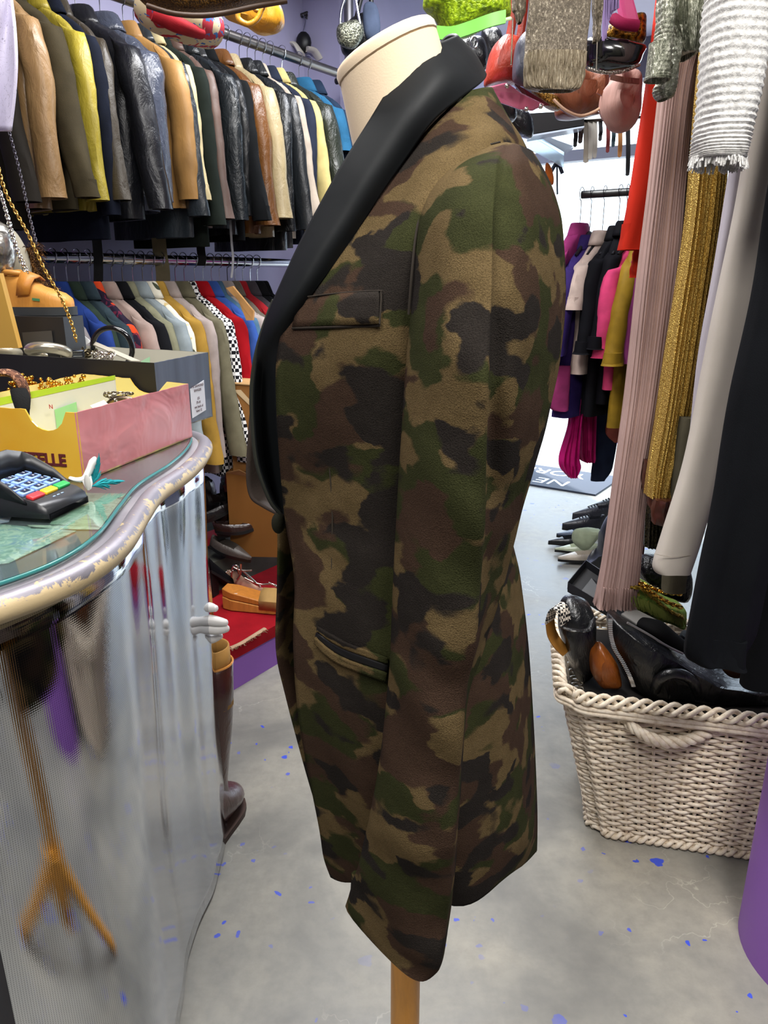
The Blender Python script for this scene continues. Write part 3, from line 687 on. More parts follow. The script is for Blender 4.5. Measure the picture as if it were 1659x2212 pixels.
LO = [
 (176, cloth('#8b8484'), .72, 'wool_blazer', 'grey blazer behind the black display box, left of the blue one', 'black', dict(th=.05)),
 (229, cloth('#263f84', bump=.2), .74, 'wool_blazer', 'royal blue blazer at the left of the lower rail', 'black', dict(w=.205, th=.06)),
 (248, cloth('#2c3a30'), .76, 'wool_blazer', 'dark bottle green blazer right of the blue one', 'black', {}),
 (265, cloth('#33424a'), .76, 'denim_jacket', 'dark teal grey jacket left of the orange flower print', 'black', {}),
 (288, floral('#1d1226', '#c4401a', '#5a1a30', 14, .52), .74, 'printed_jacket', 'dark jacket with bright orange flower print', 'black', {}),
 (303, cloth('#b09a90'), .76, 'linen_blazer', 'pinkish beige blazer directly right of the orange print jacket', 'black', dict(th=.03)),
 (338, cloth('#131418', bump=.2), .78, 'wool_blazer', 'plain black blazer in the middle of the lower rail', 'black', dict(w=.205, th=.06)),
 (348, cloth('#8d8c72'), .76, 'linen_blazer', 'sage khaki blazer between black and light grey ones', 'white', dict(th=.03)),
 (372, cloth('#97a2a6'), .78, 'linen_blazer', 'light grey blue blazer above the black shoebox', 'white', dict(w=.205, th=.05)),
 (398, floral('#d8d2c0', '#3e4434', '#c9b27a', 11, .60), .78, 'printed_jacket', 'cream blazer with dark green leaf and flower print', 'white', dict(th=.04)),
 (416, cloth('#b08a3c'), .86, 'wool_blazer', 'mustard yellow blazer between the leaf print and the beige trench', 'black', dict(th=.04)),
 (452, cloth('#aea09a', bump=.2), .84, 'trench_coat', 'long greige trench coat right of the mustard blazer', 'white', dict(w=.21, th=.06)),
 (478, cloth('#77725c'), .84, 'linen_blazer', 'olive taupe blazer left of the checked jacket', 'black', dict(th=.05)),
 (497, houndstooth(), .88, 'checked_jacket', 'black and white checked jacket on the lower rail', 'wood', dict(w=.205, th=.04)),
 (518, cloth('#ad121d', var=.12, bump=.15), .86, 'wool_blazer', 'bright red blazer next to the checked jacket', 'black', dict(w=.2, th=.055)),
 (534, cloth('#3f63b4', var=.12), .70, 'wool_blazer', 'cornflower blue blazer right of the bright red one', 'black', dict(w=.205, th=.06)),
 (541, cloth('#51738c'), .68, 'denim_jacket', 'thin steel blue jacket behind the cornflower blazer', 'black', dict(th=.03)),
 (552, cloth('#b8aaa4'), .70, 'linen_blazer', 'pale striped beige jacket left of the taupe cardigan', 'black', dict(th=.04)),
 (583, cloth('#6f665a'), .70, 'knit_cardigan', 'taupe cardigan near the lapel of the blazer', 'dark', dict(w=.2, th=.06)),
 (600, cloth('#a8242c'), .62, 'wool_blazer', 'crimson blazer behind the taupe cardigan', 'black', dict(w=.2, th=.05)),
 (615, cloth('#4a464c'), .62, 'wool_blazer', 'charcoal sequin trimmed jacket right of the crimson blazer', 'black', {}),
 (628, cloth('#16171a'), .62, 'wool_blazer', 'black blazer first right of the charcoal jacket', 'black', dict(th=.04)),
 (642, cloth('#101114'), .62, 'wool_blazer', 'black blazer second right of the charcoal jacket, mostly behind the lapel', 'black', dict(th=.04)),
]
TT, TH = spaced(LO, lambda px: 760)
for i, (px, mt_, L, nm, lb, hg, op) in enumerate(LO):
    t = TT[i]; op = dict(op, th=TH[i])
    P = RP(t) + Vector((0, 0, ZL)); rz = math.atan2(N2.y, N2.x) - R(90) + R(random.uniform(-5, 5))
    hang_jacket(nm, lb, 'blazer', LO_G, P, rz, mt_, L=L, sl=L * .87, seed=40 + i, **op)
    hanger(hg, P, rz, {'black': 'black plastic hanger with wire hook on the lower rail', 'wood': 'wooden hanger inside the checked jacket', 'white': 'pale plastic hanger inside a light blazer on the lower rail', 'dark': 'black hanger with dark hook under the taupe cardigan'}[hg], {'black': 'black hangers on the lower rail', 'wood': 'wooden hangers on the lower rail', 'white': 'pale hangers on the lower rail', 'dark': 'dark hook hangers'}[hg])
# camel lapel draped over the taupe cardigan
m = MB(); q = [W(488, 622, 3.0), W(502, 618, 3.0), W(547, 672, 2.98), W(546, 692, 2.97), W(532, 692, 2.97), W(515, 650, 3.0)]
m.slab(q, .012, (.3, .9, 0)); tag(m.build('camel_scarf', cloth('#b98a55')), 'camel brown cloth flap over the taupe cardigan on the lower rail', 'scarf')
# belts dangling below the upper coats
for px0, py0, px1, py1, wd, col, lb in ((205, 480, 212, 640, .03, '#1a1a1c', 'black belt hanging over the lower rail above the blue blazer'), (345, 540, 352, 632, .05, '#6f6650', 'khaki cloth belt end hanging in front of the lower rail'),
                                      (434, 540, 434, 574, .03, '#101010', 'short pointed black belt end crossing the lower rail'), (500, 520, 500, 600, .008, '#8c8c90', 'thin grey cord hanging at the middle of the lower rail')):
    Y = 2.75 if px0 < 300 else 3.0
    a, b = W(px0, py0, Y), W(px1, py1, Y)
    m = MB(); ribbon(m, [a + Vector((0, 0, .15)), a, (a + b) / 2 + Vector((.006, 0, 0)), b], (wd, wd * .3, 0), .004); tag(m.build('hanging_belt', cloth(col)), lb, 'belt')

# things on the wall above the rack
m = MB(); p0 = W(655, 45, 4.35); t = thing('wall_hanger', 'black and white padded hanger hanging from a cord high on the lilac wall', 'hanger', W(655, 130, 4.25))
m.tube([W(652, 28, 4.3), W(660, 45, 4.28), W(654, 72, 4.26)], .004, 6, k=4); wpart(m.build('hook', CHROME), t)
m = MB(); m.ball(W(656, 92, 4.24), .045, 12, 8, (.85, .5, 1.1)); wpart(m.build('hanger_body', BLACK), t)
m = MB(); m.tube([W(622, 98, 4.26), W(638, 96, 4.24), W(652, 118, 4.22)], .028, 10, k=4, flat=(1, .4)); m.tube([W(690, 128, 4.26), W(678, 110, 4.24), W(662, 106, 4.22)], .028, 10, k=4, flat=(1, .4)); wpart(m.build('shoulder_pad', plain('#cfcabd', .7)), t)
m = MB(); q = DN(3.3, -2.30, 0)
P = W(683, 30, 4.3); t = thing('toy_gun', 'small dark metal toy rifle fixed high on the lilac wall beside the pipe', 'toy', P)
m.tube([W(650, 34, 4.3), W(665, 28, 4.3), W(735, 26, 4.3)], .010, 8); m.tube([W(694, 27, 4.3), W(695, 45, 4.3)], .012, 8); m.tube([W(668, 28, 4.3), W(662, 42, 4.3)], .009, 8); wpart(m.build('rifle_body', plain('#3a383c', .5, .5)), t)

def pouch(name, label, cat, pts, Y, th, mat, group=None, parts=None, flatness=.6, seg=9, gather=0, gf=60):
    """soft bag: pts is a closed pixel outline, given thickness th; swells in the middle"""
    P = [W(x, y, Y) for x, y in pts]; P = spline(P, 5, True); c = sum(P, Vector()) / len(P)
    rings = []
    for i in range(1, seg):
        a = math.pi * i / seg; s_ = math.sin(a) ** flatness if 1 else 1
        rings.append([c + (p - c) * s_ + Vector((0, -math.cos(a) * th / 2 * -1, 0)) + Vector((0, 0, .0)) for p in P])
    if gather: rings = [[p + Vector((0, gather * math.sin((p.x - c.x) * gf + (p.z - c.z) * 9) * min(1, (p - c).length * 30), 0)) for p in r] for r in rings]
    rings = [[p + Vector((0, noise.noise(p * 25) * th * .12, noise.noise(p * 18 + Vector((5, 5, 5))) * th * .08)) for p in r] for r in rings]
    m = MB(); m.loft(rings)
    t = thing(name, label, cat, c, 0, group); wpart(m.build('bag_body' if cat in ('bag', 'purse') else 'body', mat), t)
    return t
def strap(t, name, pts, Y, r, mat, flat=None, k=4):
    m = MB(); m.tube([W(x, y, Y) if not isinstance(x, Vector) else x for x, y in pts], r, 8, k=k, flat=flat); return wpart(m.build(name, mat), t)

YELL = leather('#d99a2a', .3, .6)
t = pouch('handbag', 'glossy mustard yellow handbag hanging above the upper rail', 'bag', [(490,10),(560,-15),(602,5),(614,45),(603,66),(580,75),(545,66),(505,45),(478,25)], 2.6, .12, YELL)
strap(t, 'bag_handle', [(515,18),(515,40),(535,52),(555,42),(565,20)], 2.5, .008, YELL); strap(t, 'ring', [(545,8),(552,22),(566,22),(572,8)], 2.5, .006, plain('#b07a3a', .3, .8))
pr = floral('#b9a988', '#9b2430', '#2c5f9a', 22, .52)
t = thing('rolled_bag', 'rolled patterned cloth bag in red, cream and blue lying above the upper rail', 'bag', W(395, 45, 2.3))
m = MB(); m.tube([W(320, 2, 2.25), W(345, 18, 2.25), W(400, 42, 2.3), W(452, 62, 2.4)], [.055, .06, .058, .05], 18, k=4); wpart(m.build('bag_body', pr), t)
m = MB(); m.tube([W(330, 28, 2.19), W(380, 52, 2.22), W(435, 72, 2.3)], [.018, .02, .015], 10, k=4); tag(wpart(m.build('hem_band', cloth('#a3232c')), t), 'red band along the bottom of the bag')
t = pouch('shoulder_bag', 'dark brown and gold bag cut by the top edge of the picture', 'bag', [(300,-60),(640,-60),(625,-8),(560,6),(450,26),(370,22),(310,8)], 2.0, .1, glitter('#6b4a14', '#2a1808', .5, .4))
m = MB(); m.tube([W(318, 12, 1.97), W(380, 30, 1.96), W(460, 32, 1.96), W(560, 12, 1.97), W(620, 2, 1.98)], .006, 8, k=4); wpart(m.build('trim', plain('#3b2410', .5)), t)
# silver bag cluster on the post
sg = glitter('#9b9c88', '#3a3c34', .35, .7, 160)
t = pouch('evening_bag', 'small silver sequinned evening bag hanging on the steel upright', 'bag', [(728,58),(745,50),(770,45),(785,60),(782,85),(765,104),(738,100),(728,84)], 3.6, .08, sg)
strap(t, 'strap', [(735,55),(738,20),(752,-20)], 3.58, .006, CHROME); strap(t, 'strap', [(778,52),(772,20),(765,-20)], 3.58, .006, CHROME)
t = pouch('handbag', 'black leather bag hanging behind the silver sequinned bag', 'bag', [(735,80),(760,40),(800,30),(818,70),(808,112),(770,122),(742,116)], 3.72, .1, leather('#1a1a1c', .3))
strap(t, 'strap', [(770,40),(778,5),(790,-30)], 3.7, .01, BLACK); strap(t, 'strap', [(803,40),(802,5),(800,-30)], 3.7, .01, BLACK)
t = pouch('handbag', 'slate blue denim bag right of the silver sequinned bag', 'bag', [(788,8),(812,10),(822,60),(812,92),(792,85),(784,45)], 3.66, .06, cloth('#4f5a70'))

# ================= COUNTER =================
CT = 1.05
EDGE = [(-1.15,.50),(-.85,.535),(-.62,.635),(-.50,.715),(-.430,.785),(-.378,.880),(-.362,1.00),(-.378,1.15),(-.388,1.27),(-.374,1.42),(-.376,1.56),(-.398,1.69),(-.455,1.78),(-.56,1.83),(-.75,1.85),(-1.35,1.85)]
E2 = spline([Vector((x, y, 0)) for x, y in EDGE], 8)
def inset(P, d):
    out = []
    for i, p in enumerate(P):
        t = (P[min(i + 1, len(P) - 1)] - P[max(i - 1, 0)]).normalized(); out.append(p + Vector((-t.y, t.x, 0)) * d)
    return out
ct = thing('sales_counter', 'curved shop counter clad in ribbed shiny metal with glass topped worktop', 'counter', (-.8, 1.2, 0))
def closed_outline(P): return [(p.x, p.y) for p in P]
metal = base_mat('ribbed_metal', '#b9bec8', .19, 1.0); _t = NT(metal)
_v = _t.coord(kind='UV'); _w = _t.n('ShaderNodeTexWave', wave_type='BANDS', bands_direction='X'); _w.inputs['Scale'].default_value = 95; _t.l(_v, _w.inputs[0])
_h = _t.n('ShaderNodeTexWave', wave_type='BANDS', bands_direction='Y'); _h.inputs['Scale'].default_value = 95; _t.l(_v, _h.inputs[0])
_a = _t.n('ShaderNodeMath', operation='ADD'); _t.l(_w.outputs['Fac'], _a.inputs[0]); _m2 = _t.n('ShaderNodeMath', operation='MULTIPLY'); _m2.inputs[1].default_value = .6; _t.l(_h.outputs['Fac'], _m2.inputs[0]); _t.l(_m2.outputs[0], _a.inputs[1])
_t.bump(_a.outputs[0], .07, .0003)
_g = _t.ramp(_a.outputs[0], [(.12, (.25, .26, .28, 1)), (.5, (.56, .58, .62, 1))]); _t.l(_g, _t.b.inputs['Base Color'])
_t.l(_t.ramp(_t.noise(_t.coord(), 5, 5, .7), [(.35, (.03, .03, .03, 1)), (.7, (.09, .09, .09, 1))]), _t.b.inputs['Roughness'])
B = inset(E2, .035); arc = [0]
for i in range(1, len(B)): arc.append(arc[-1] + (B[i] - B[i - 1]).length)
NZ = 24; vs = []; fs = []
for k in range(NZ + 1):
    z = .01 + (CT - .045) * k / NZ
    for i, p in enumerate(B):
        n_ = inset(B, .01)[i] - p if k == -1 else Vector((0, 0, 0))
        wv = .010 * math.sin(arc[i] * 13) * (k / NZ) + .006 * noise.noise(Vector((arc[i] * 5, z * 3, 2))) + .0035 * math.sin(arc[i] * 46 + 1.2 * math.sin(z * 4)) * min(1, max(0, (arc[i] - .95) * 4)) * (.3 + .7 * k / NZ)
        vs.append((p.x + wv, p.y + wv * .3, z))
nB = len(B)
for k in range(NZ):
    for i in range(nB - 1): a = k * nB + i; fs.append((a, a + 1, a + 1 + nB, a + nB))
m = MB(); m.add(vs, fs); o = m.build('metal_cladding', metal, auto=False)
uvl = o.data.uv_layers.new(name='UVMap')
for lp in o.data.loops:
    i = lp.vertex_index; uvl.data[lp.index].uv = (arc[i % nB], vs[i][2])
wpart(o, ct)
q_ = o.modifiers.new('th', 'SOLIDIFY'); q_.thickness = .004; q_.offset = 1
rim = base_mat('chipped_paint', '#b7a58a', .45); _t = NT(rim); _v = _t.coord()
_n = _t.noise(_v, 26, 6, .75, .4); _n2 = _t.noise(_v, 7, 3)
_sx = _t.n('ShaderNodeSeparateXYZ'); _t.l(_v, _sx.inputs[0]); _zr = _t.ramp(_sx.outputs[2], [(.0, (0, 0, 0, 1)), (1, (1, 1, 1, 1))])
_mr = _t.n('ShaderNodeMapRange'); _mr.inputs[1].default_value = 1.030; _mr.inputs[2].default_value = 1.048; _mr.inputs[3].default_value = .18; _mr.inputs[4].default_value = -.10; _t.l(_sx.outputs[2], _mr.inputs[0])
_ad = _t.n('ShaderNodeMath', operation='ADD'); _t.l(_n, _ad.inputs[0]); _t.l(_mr.outputs[0], _ad.inputs[1]); _n = _ad.outputs[0]
_t.l(_t.mix(_t.ramp(_n, [(.47, (0, 0, 0, 1)), (.49, (1, 1, 1, 1))]), hx('#8b878f'), _t.mix(_n2, hx('#c9b48c'), hx('#a89674'))), _t.b.inputs['Base Color'])
_t.l(_t.ramp(_n, [(.47, (.55, .55, .55, 1)), (.49, (0, 0, 0, 1))]), _t.b.inputs['Metallic']); _t.bump(_n, .4, .002)
m = MB(); m.tube([p + Vector((0, 0, CT - .016)) for p in inset(E2, .017)], .0175, 16); tag(wpart(m.build('worktop_edge', rim), ct), 'rounded edge with chipped cream paint')
top = base_mat('worktop_laminate', '#7d7a82', .4); _t = NT(top); _v = _t.coord(); _t.l(_t.ramp(_t.noise(_v, 6, 4), [(.35, hx('#6b6870')), (.7, hx('#8f8b90'))]), _t.b.inputs['Base Color'])
def fan(P, z0, z1, xl=-1.35):
    m = MB(); L = [Vector((min(xl, p.x), p.y, 0)) for p in P]; n = len(P)
    vs = []; 
    for z in (z0, z1):
        vs += [(p.x, p.y, z) for p in P] + [(p.x, p.y, z) for p in L]
    fs = []
    for i in range(n - 1):
        fs.append((2 * n + i, 2 * n + i + 1, 3 * n + i + 1, 3 * n + i)); fs.append((i, n + i, n + i + 1, i + 1)); fs.append((i, i + 1, 2 * n + i + 1, 2 * n + i))
    return m.add(vs, fs)
m = fan(inset(E2, .018), CT - .03, CT - .006); wpart(m.build('worktop', top, smooth=False), ct)
glass = base_mat('table_glass', '#dff2ee', .03, trans=1.0, ior=1.45)
g_e = inset(E2, .046); m = fan(g_e, CT - .002, CT + .005); tag(wpart(m.build('glass_top', glass, smooth=False), ct), 'clear glass sheet with teal edge')
m = MB(); m.tube([p + Vector((0, 0, CT + .002)) for p in g_e], .0032, 8); wpart(m.build('glass_edge', base_mat('glass_edge_teal', '#2f6f6e', .15, spec=.6)), ct)
m = MB(); m.box(-.95, 1.18, .52, .9, 1.2, 1.0); wpart(m.build('carcass', plain('#2a2a2e', .7), None, smooth=False), ct)

# papers under the glass
def paper(px, label, colset, seed, name='banknote', cat='banknote', txt=None):
    m = MB(); q = [WZ(x, y, CT - .0045) for x, y in px]; m.slab(q, .001, (0, 0, 1))
    M = base_mat('print_%d' % seed, colset[0], .6); t = NT(M); v = t.coord(); n = t.noise(v, 22, 5, .6, 1.5); n2 = t.noise(v, 40, 4, .6, 2)
    t.l(t.mix(t.ramp(n2, [(.5, (0, 0, 0, 1)), (.56, (1, 1, 1, 1))]), t.ramp(n, [(.35, hx(colset[0])), (.55, hx(colset[1])), (.7, hx(colset[2]))]), hx(colset[3])), t.b.inputs['Base Color'])
    o = m.build(name, M, smooth=False); tag(o, label, cat)
    if txt: text_obj('numeral', txt, plain('#4a5a48', .7), .018, WZ(262, 1083, CT - .0034), Matrix.Rotation(R(60), 4, 'Z'), o)
    return o
paper([(165,1072),(283,1074),(222,1148),(108,1140)], 'pale green banknote under the counter glass beside the card terminal', ['#c3cfb6', '#a9b8a4', '#d8cfc0', '#8fa48e'], 1, txt='0')
paper([(60,1142),(225,1146),(215,1152),(70,1150)], 'thin white edged strip of a second banknote under the glass', ['#d8dcc8', '#c0c8b4', '#e0dcd0', '#aab8a8'], 2)
paper([(-60,1135),(165,1155),(20,1225),(-140,1240)], 'green and blue flower picture postcard under the counter glass', ['#8ea596', '#a9bfb8', '#8c9fc0', '#cdd6c4'], 3, 'picture_postcard', 'postcard')
paper([(-60,1095),(40,1100),(20,1135),(-60,1150)], 'blue and pink picture card behind the green postcard under the glass', ['#8fa8d0', '#c8b8d0', '#a8c0d8', '#e8d8e0'], 4, 'picture_postcard', 'postcard')

# boxes on the counter
def obox(name, label, C4, z0, z1, th, mat, inner, mats=None, notches=()):
    """open box from 4 floor corners (near_right, far_right, far_left, near_left); z1 per corner"""
    t = thing(name, label, 'box', sum(C4, Vector()) / 4 + Vector((0, 0, z0))); names = ('end_panel', 'far_panel', 'left_panel', 'near_panel')
    cen = sum(C4, Vector()) / 4
    for i in range(4):
        a, b = C4[i], C4[(i + 1) % 4]; za, zb = z1[i], z1[(i + 1) % 4]
        nrm = Vector((-(b - a).y, (b - a).x, 0)).normalized()
        if nrm.dot(cen - (a + b) / 2) < 0: nrm = -nrm
        N = 26; topv = []
        for k in range(N + 1):
            f = k / N; p = a + (b - a) * f; z = za + (zb - za) * f
            for (side, c0, hw, dp) in notches:
                if side == i and abs(f - c0) < hw: z -= dp * math.sqrt(max(0, 1 - ((f - c0) / hw) ** 2))
            z += .0012 * noise.noise(Vector((f * 14, i * 3.1, 2)))
            topv.append(Vector((p.x, p.y, z)))
        m = MB()
        for k in range(N):
            p, q = topv[k], topv[k + 1]; P0, Q0 = Vector((p.x, p.y, z0)), Vector((q.x, q.y, z0)); d = nrm * th
            m.add([P0, Q0, q, p, P0 + d, Q0 + d, q + d, p + d], [(3, 2, 1, 0), (4, 5, 6, 7), (3, 7, 6, 2)] + ([(0, 4, 7, 3)] if k == 0 else []) + ([(1, 2, 6, 5)] if k == N - 1 else []))
        mt_ = (mats or {}).get(i, mat)
        o = m.build(names[i], mt_, smooth=False); o.data.materials.append(inner)
        for pl in o.data.polygons:
            if abs(pl.normal.dot(nrm)) > .7 and (pl.center - (a + b) / 2).dot(nrm) > th * .5: pl.material_index = 1
        wpart(o, t)
    m = MB(); m.slab([c + Vector((0, 0, z0)) for c in C4], .003, (0, 0, 1)); wpart(m.build('bottom_panel', inner, smooth=False), t)
    return t
YBOX = base_mat('yellow_card', '#dca928', .45, coat=.3); _t = NT(YBOX); _v = _t.coord(); _t.l(_t.ramp(_t.noise(_v, 5, 3), [(.35, hx('#d79f22')), (.7, hx('#e3b944'))]), _t.b.inputs['Base Color'])
PINK = base_mat('pink_film_card', '#d07a7c', .35, coat=.5); _t = NT(PINK); _v = _t.coord(); _n = _t.noise(_v, 9, 3, .5, .6); _t.l(_t.ramp(_n, [(.3, hx('#c4757a')), (.7, hx('#d88a8c'))]), _t.b.inputs['Base Color']); _t.bump(_n, .7, .012)
_t.b.inputs['Coat Roughness'].default_value = .12
CREAMC = plain('#d8cc84', .7)
pa = Vector((-.534, 1.284, 0)); pb = Vector((-.436, 1.67, 0)); pl_ = Vector((-.968, .25, 0)).normalized() * .27
pastel = obox('shoebox', 'open shoebox with yellow end and torn pink side, full of jewellery, on the counter', [pa, pb, pb + pl_, pa + pl_], CT + .006, [1.178, 1.176, 1.19, 1.182], .003, YBOX, CREAMC, {0: PINK}, [(3, .77, .14, .036), (1, .37, .15, .03)])
# lettering on the yellow end (built as the photo shows it: dark red hand drawn capitals)
dirx = (-(pl_)).normalized(); 
Mrot = Matrix(((dirx.x, 0, -dirx.y * -1 * -1, 0), (dirx.y, 0, dirx.x * -1, 0), (0, 1, 0, 0), (0, 0, 0, 1)))
Mrot = Matrix(((dirx.x, 0, dirx.y, 0), (dirx.y, 0, -dirx.x, 0), (0, 1, 0, 0), (0, 0, 0, 1)))
onf = lambda s_, z: pa - dirx * s_ + Vector((dirx.y, -dirx.x, 0)) * .0012 + Vector((0, 0, z))
text_obj('lettering', 'PASTELLE', plain('#5b1f22', .6), .030, onf(.095, CT + .040), Mrot, pastel, .0006)
# green lid used as a divider, standing slanted inside
LIME = plain('#a9c832', .5); t = thing('box_lid', 'lime green edged white box lid standing slanted inside the yellow shoebox', 'lid', W(120, 880, 1.42))
a = W(-60, 872, 1.36); b = W(246, 812, 1.56); dn = Vector((0, 0, -.085))
m = MB(); m.slab([a, b, b + dn, a + dn], .004, (.2, .98, 0)); wpart(m.build('lid_panel', plain('#cfd0c6', .7), None, smooth=False), t)
m = MB(); m.slab([a + Vector((0, -.0015, .001)), b + Vector((0, -.0015, .001)), b + Vector((0, -.0015, -.008)), a + Vector((0, -.0015, -.014))], .006, (.2, .98, 0)); tag(wpart(m.build('lid_rim', LIME, None, smooth=False), t), 'lime green rim')
m = MB(); a2, b2 = W(118, 885, 1.465), W(165, 868, 1.49); m.slab([a2, b2, b2 + Vector((0, 0, -.05)), a2 + Vector((0, 0, -.05))], .002, (.2, -.98, 0)); wpart(m.build('green_patch', plain('#8cc48c', .7), None, smooth=False), t)
text_obj('lettering', 'N', plain('#a82c2c', .6), .012, W(110, 879, 1.44), Mrot, t, .0004)
# contents of the yellow box
def chain(name, label, cat, pts, r, lr, mat, k=10, group=None, alt=True):
    """real linked chain: alternating oval rings along a path"""
    P = spline([Vector(p) for p in pts], 12); m = MB(); step = lr * 1.35; d = 0; acc = 0; j = 0; prev = P[0]; out = [P[0]]
    for p in P[1:]:
        L = (p - prev).length
        while acc + L >= step:
            f = (step - acc) / L; prev = prev + (p - prev) * f; out.append(prev.copy()); L = (p - prev).length; acc = 0
        acc += L; prev = p
    for j in range(len(out) - 1):
        a, b = out[j], out[j + 1]; t = (b - a).normalized(); s_ = t.orthogonal().normalized()
        if j % 2: s_ = t.cross(s_)
        c = (a + b) / 2
        m.tube([c + t * math.cos(q) * lr * .95 + s_ * math.sin(q) * lr * .6 for q in [2 * math.pi * i / 8 for i in range(8)]], r, 5, closed=True)
    return tag(m.build(name, mat), label, cat, group)
def tangle(name, label, cat, c, rx, ry, rz, n, r, lr, mat, seed):
    rnd = random.Random(seed); pts = [Vector(c) + Vector((rnd.uniform(-rx, rx), rnd.uniform(-ry, ry), rnd.uniform(-rz, rz))) for _ in range(n)]
    return chain(name, label, cat, pts, r, lr, mat)
rnd = random.Random(3); cc = W(105, 835, 1.60); m = MB()
for k in range(170):
    m.ball(cc + Vector((rnd.uniform(-.075, .075), rnd.uniform(-.035, .035), rnd.uniform(-.03, .022) * (1 - .3 * rnd.random()))), rnd.uniform(.0035, .0058), 8, 5)
tag(m.build('bead_necklace', GOLD), 'heap of shiny gold beads in the yellow shoebox', 'necklace')
m = MB(); wv = floral('#4a3026', '#6f4a38', '#b98a6a', 90, .5)
m.tube([W(-25, 820, 1.42), W(-5, 806, 1.42), W(28, 808, 1.42), W(48, 830, 1.42), W(56, 862, 1.42)], .014, 10, k=6, flat=(1.2, .5)); tag(m.build('woven_bangle', wv), 'brown woven leather bangle at the left of the yellow shoebox', 'bracelet')
m = MB(); m.tube([W(40, 842, 1.36), W(46, 862, 1.34), W(50, 885, 1.325), W(62, 908, 1.32)], [.012, .013, .010, .001], 10, k=6, flat=(1.2, .4)); tag(m.build('black_strap', cloth('#161616', bump=.9, bs=300)), 'black pointed snakeskin strap hanging over the yellow shoebox end', 'strap')
tangle('silver_chain', 'small tangle of silver chain near the pink side of the shoebox', 'chain', W(255, 862, 1.5), .03, .02, .012, 9, .0013, .005, plain('#8f8678', .3, 1.0), 5)
m = MB(); m.tube([W(232, 875, 1.5), W(250, 862, 1.5), W(278, 862, 1.5), W(292, 872, 1.5)], .006, 8, k=5); tag(m.build('metal_bangle', plain('#7a6a58', .3, 1.0)), 'dark bronze bangle among chains in the shoebox', 'bracelet')
m = MB(); m.slab([W(195, 878, 1.45), W(225, 866, 1.46), W(240, 880, 1.45), W(210, 892, 1.44)], .002, (0, -.5, 1)); tag(m.build('plastic_bag', plain('#dfe4e6', .15)), 'crumpled scrap of clear plastic in the shoebox', 'plastic')

# black shoebox behind
BK = base_mat('black_card', '#1b1a1a', .5); BKE = base_mat('slate_card', '#4b5260', .4, coat=.2); _t = NT(BKE); _t.l(_t.ramp(_t.noise(_t.coord((9, 9, .6)), 3, 4), [(.3, hx('#434a58')), (.7, hx('#5a6274'))]), _t.b.inputs['Base Color'])
ka = W(338, 838, 1.70); kb = W(460, 905, 1.93); ka.z = 0; kb.z = 0; kl = Vector((-.968, .25, 0)).normalized() * .50
za = W(336, 784, 1.70).z; zb_ = W(454, 761, 1.93).z
blackbox = obox('shoebox', 'black shoebox with slate end and white price label, full of jewellery, behind the yellow one', [ka, kb, kb + kl, ka + kl], CT + .006, [za, zb_, W(20, 742, 2.04).z, W(0, 762, 1.805).z], .0035, BK, plain('#b5b2a4', .7), {0: BKE})
def endpt(f, g): # on the slate end: f along near->far, g height 0..1
    p = ka + (kb - ka) * f; z1 = za + (zb_ - za) * f; p = p.copy(); p.z = CT + .006 + (z1 - CT - .006) * g; return p
e_n = Vector(((kb - ka).y, -(kb - ka).x, 0)).normalized()
q = [endpt(.58, .08) + e_n * .0006, endpt(.86, .14) + e_n * .0006, endpt(.86, .60) + e_n * .0006, endpt(.58, .52) + e_n * .0006]
m = MB(); m.slab(q, .0008, e_n); tag(wpart(m.build('price_label', plain('#d9dbe2', .6), None, smooth=False), blackbox), 'white paper price label')
ed = (kb - ka).normalized(); Me = Matrix(((ed.x, 0, e_n.x, 0), (ed.y, 0, e_n.y, 0), (0, 1, 0, 0), (0, 0, 0, 1)))
for k, s_ in enumerate(('5 & DIAMOND', 'BANGER', '', '.US', '39-41', 'see back of', 'label 12')):
    if s_: text_obj('label_text', s_, plain('#6a5a60', .7), .009, endpt(.72, .54 - k * .062) + e_n * .0018, Me, blackbox, .0002)
# jewellery in the black box
def ringm(name, label, c, r, tr, mat, rx=0, ry=0, arc_=360, flat=None):
    M = Matrix.Rotation(R(ry), 3, 'Y') @ Matrix.Rotation(R(rx), 3, 'X'); n = 32
    pts = [Vector(c) + M @ Vector((math.cos(R(arc_) * i / n) * r, 0, math.sin(R(arc_) * i / n) * r)) for i in range(n + (arc_ < 360))]
    m = MB(); m.tube(pts, tr, 10, closed=arc_ >= 360, flat=flat); return tag(m.build(name, mat), label, 'bracelet')
ringm('black_bangle', 'glossy black round bangle standing up in the black shoebox', W(243, 752, 1.85), .048, .0065, base_mat('black_resin', '#0c0c0e', .12, coat=.5))
ringm('silver_bangle', 'pale ribbed silver bangle lying left in the black shoebox', W(105, 760, 1.85), .042, .013, plain('#bdb6a4', .25, .8), 70)
ringm('silver_bangle', 'plain pearl white bangle at the far left of the black shoebox', W(12, 762, 1.88), .034, .010, plain('#c6c2b2', .3, .3), 75)
m = MB(); c = W(170, 764, 1.80); m.box(c.x, c.y, c.z, .026, .012, .018, .2); o = m.build('belt_buckle', plain('#3a3f48', .3, .8), bevel=.003); tag(o, 'small dark striped metal buckle in the black shoebox', 'buckle')
for s_ in (-.005, 0, .005):
    m = MB(); m.box(c.x, c.y - .007, c.z + s_, .020, .002, .002, .2); wpart(m.build('buckle_stripe', CHROME, None, smooth=False), o)
tangle('silver_chain', 'big tangle of tarnished silver chain in the middle of the black shoebox', 'chain', W(228, 768, 1.80), .035, .03, .012, 16, .0016, .006, SILVER, 9)
tangle('bronze_chain', 'dark bronze chain next to the silver tangle in the black shoebox', 'chain', W(195, 762, 1.86), .03, .02, .012, 10, .0016, .006, plain('#5b5340', .35, 1.0), 12)
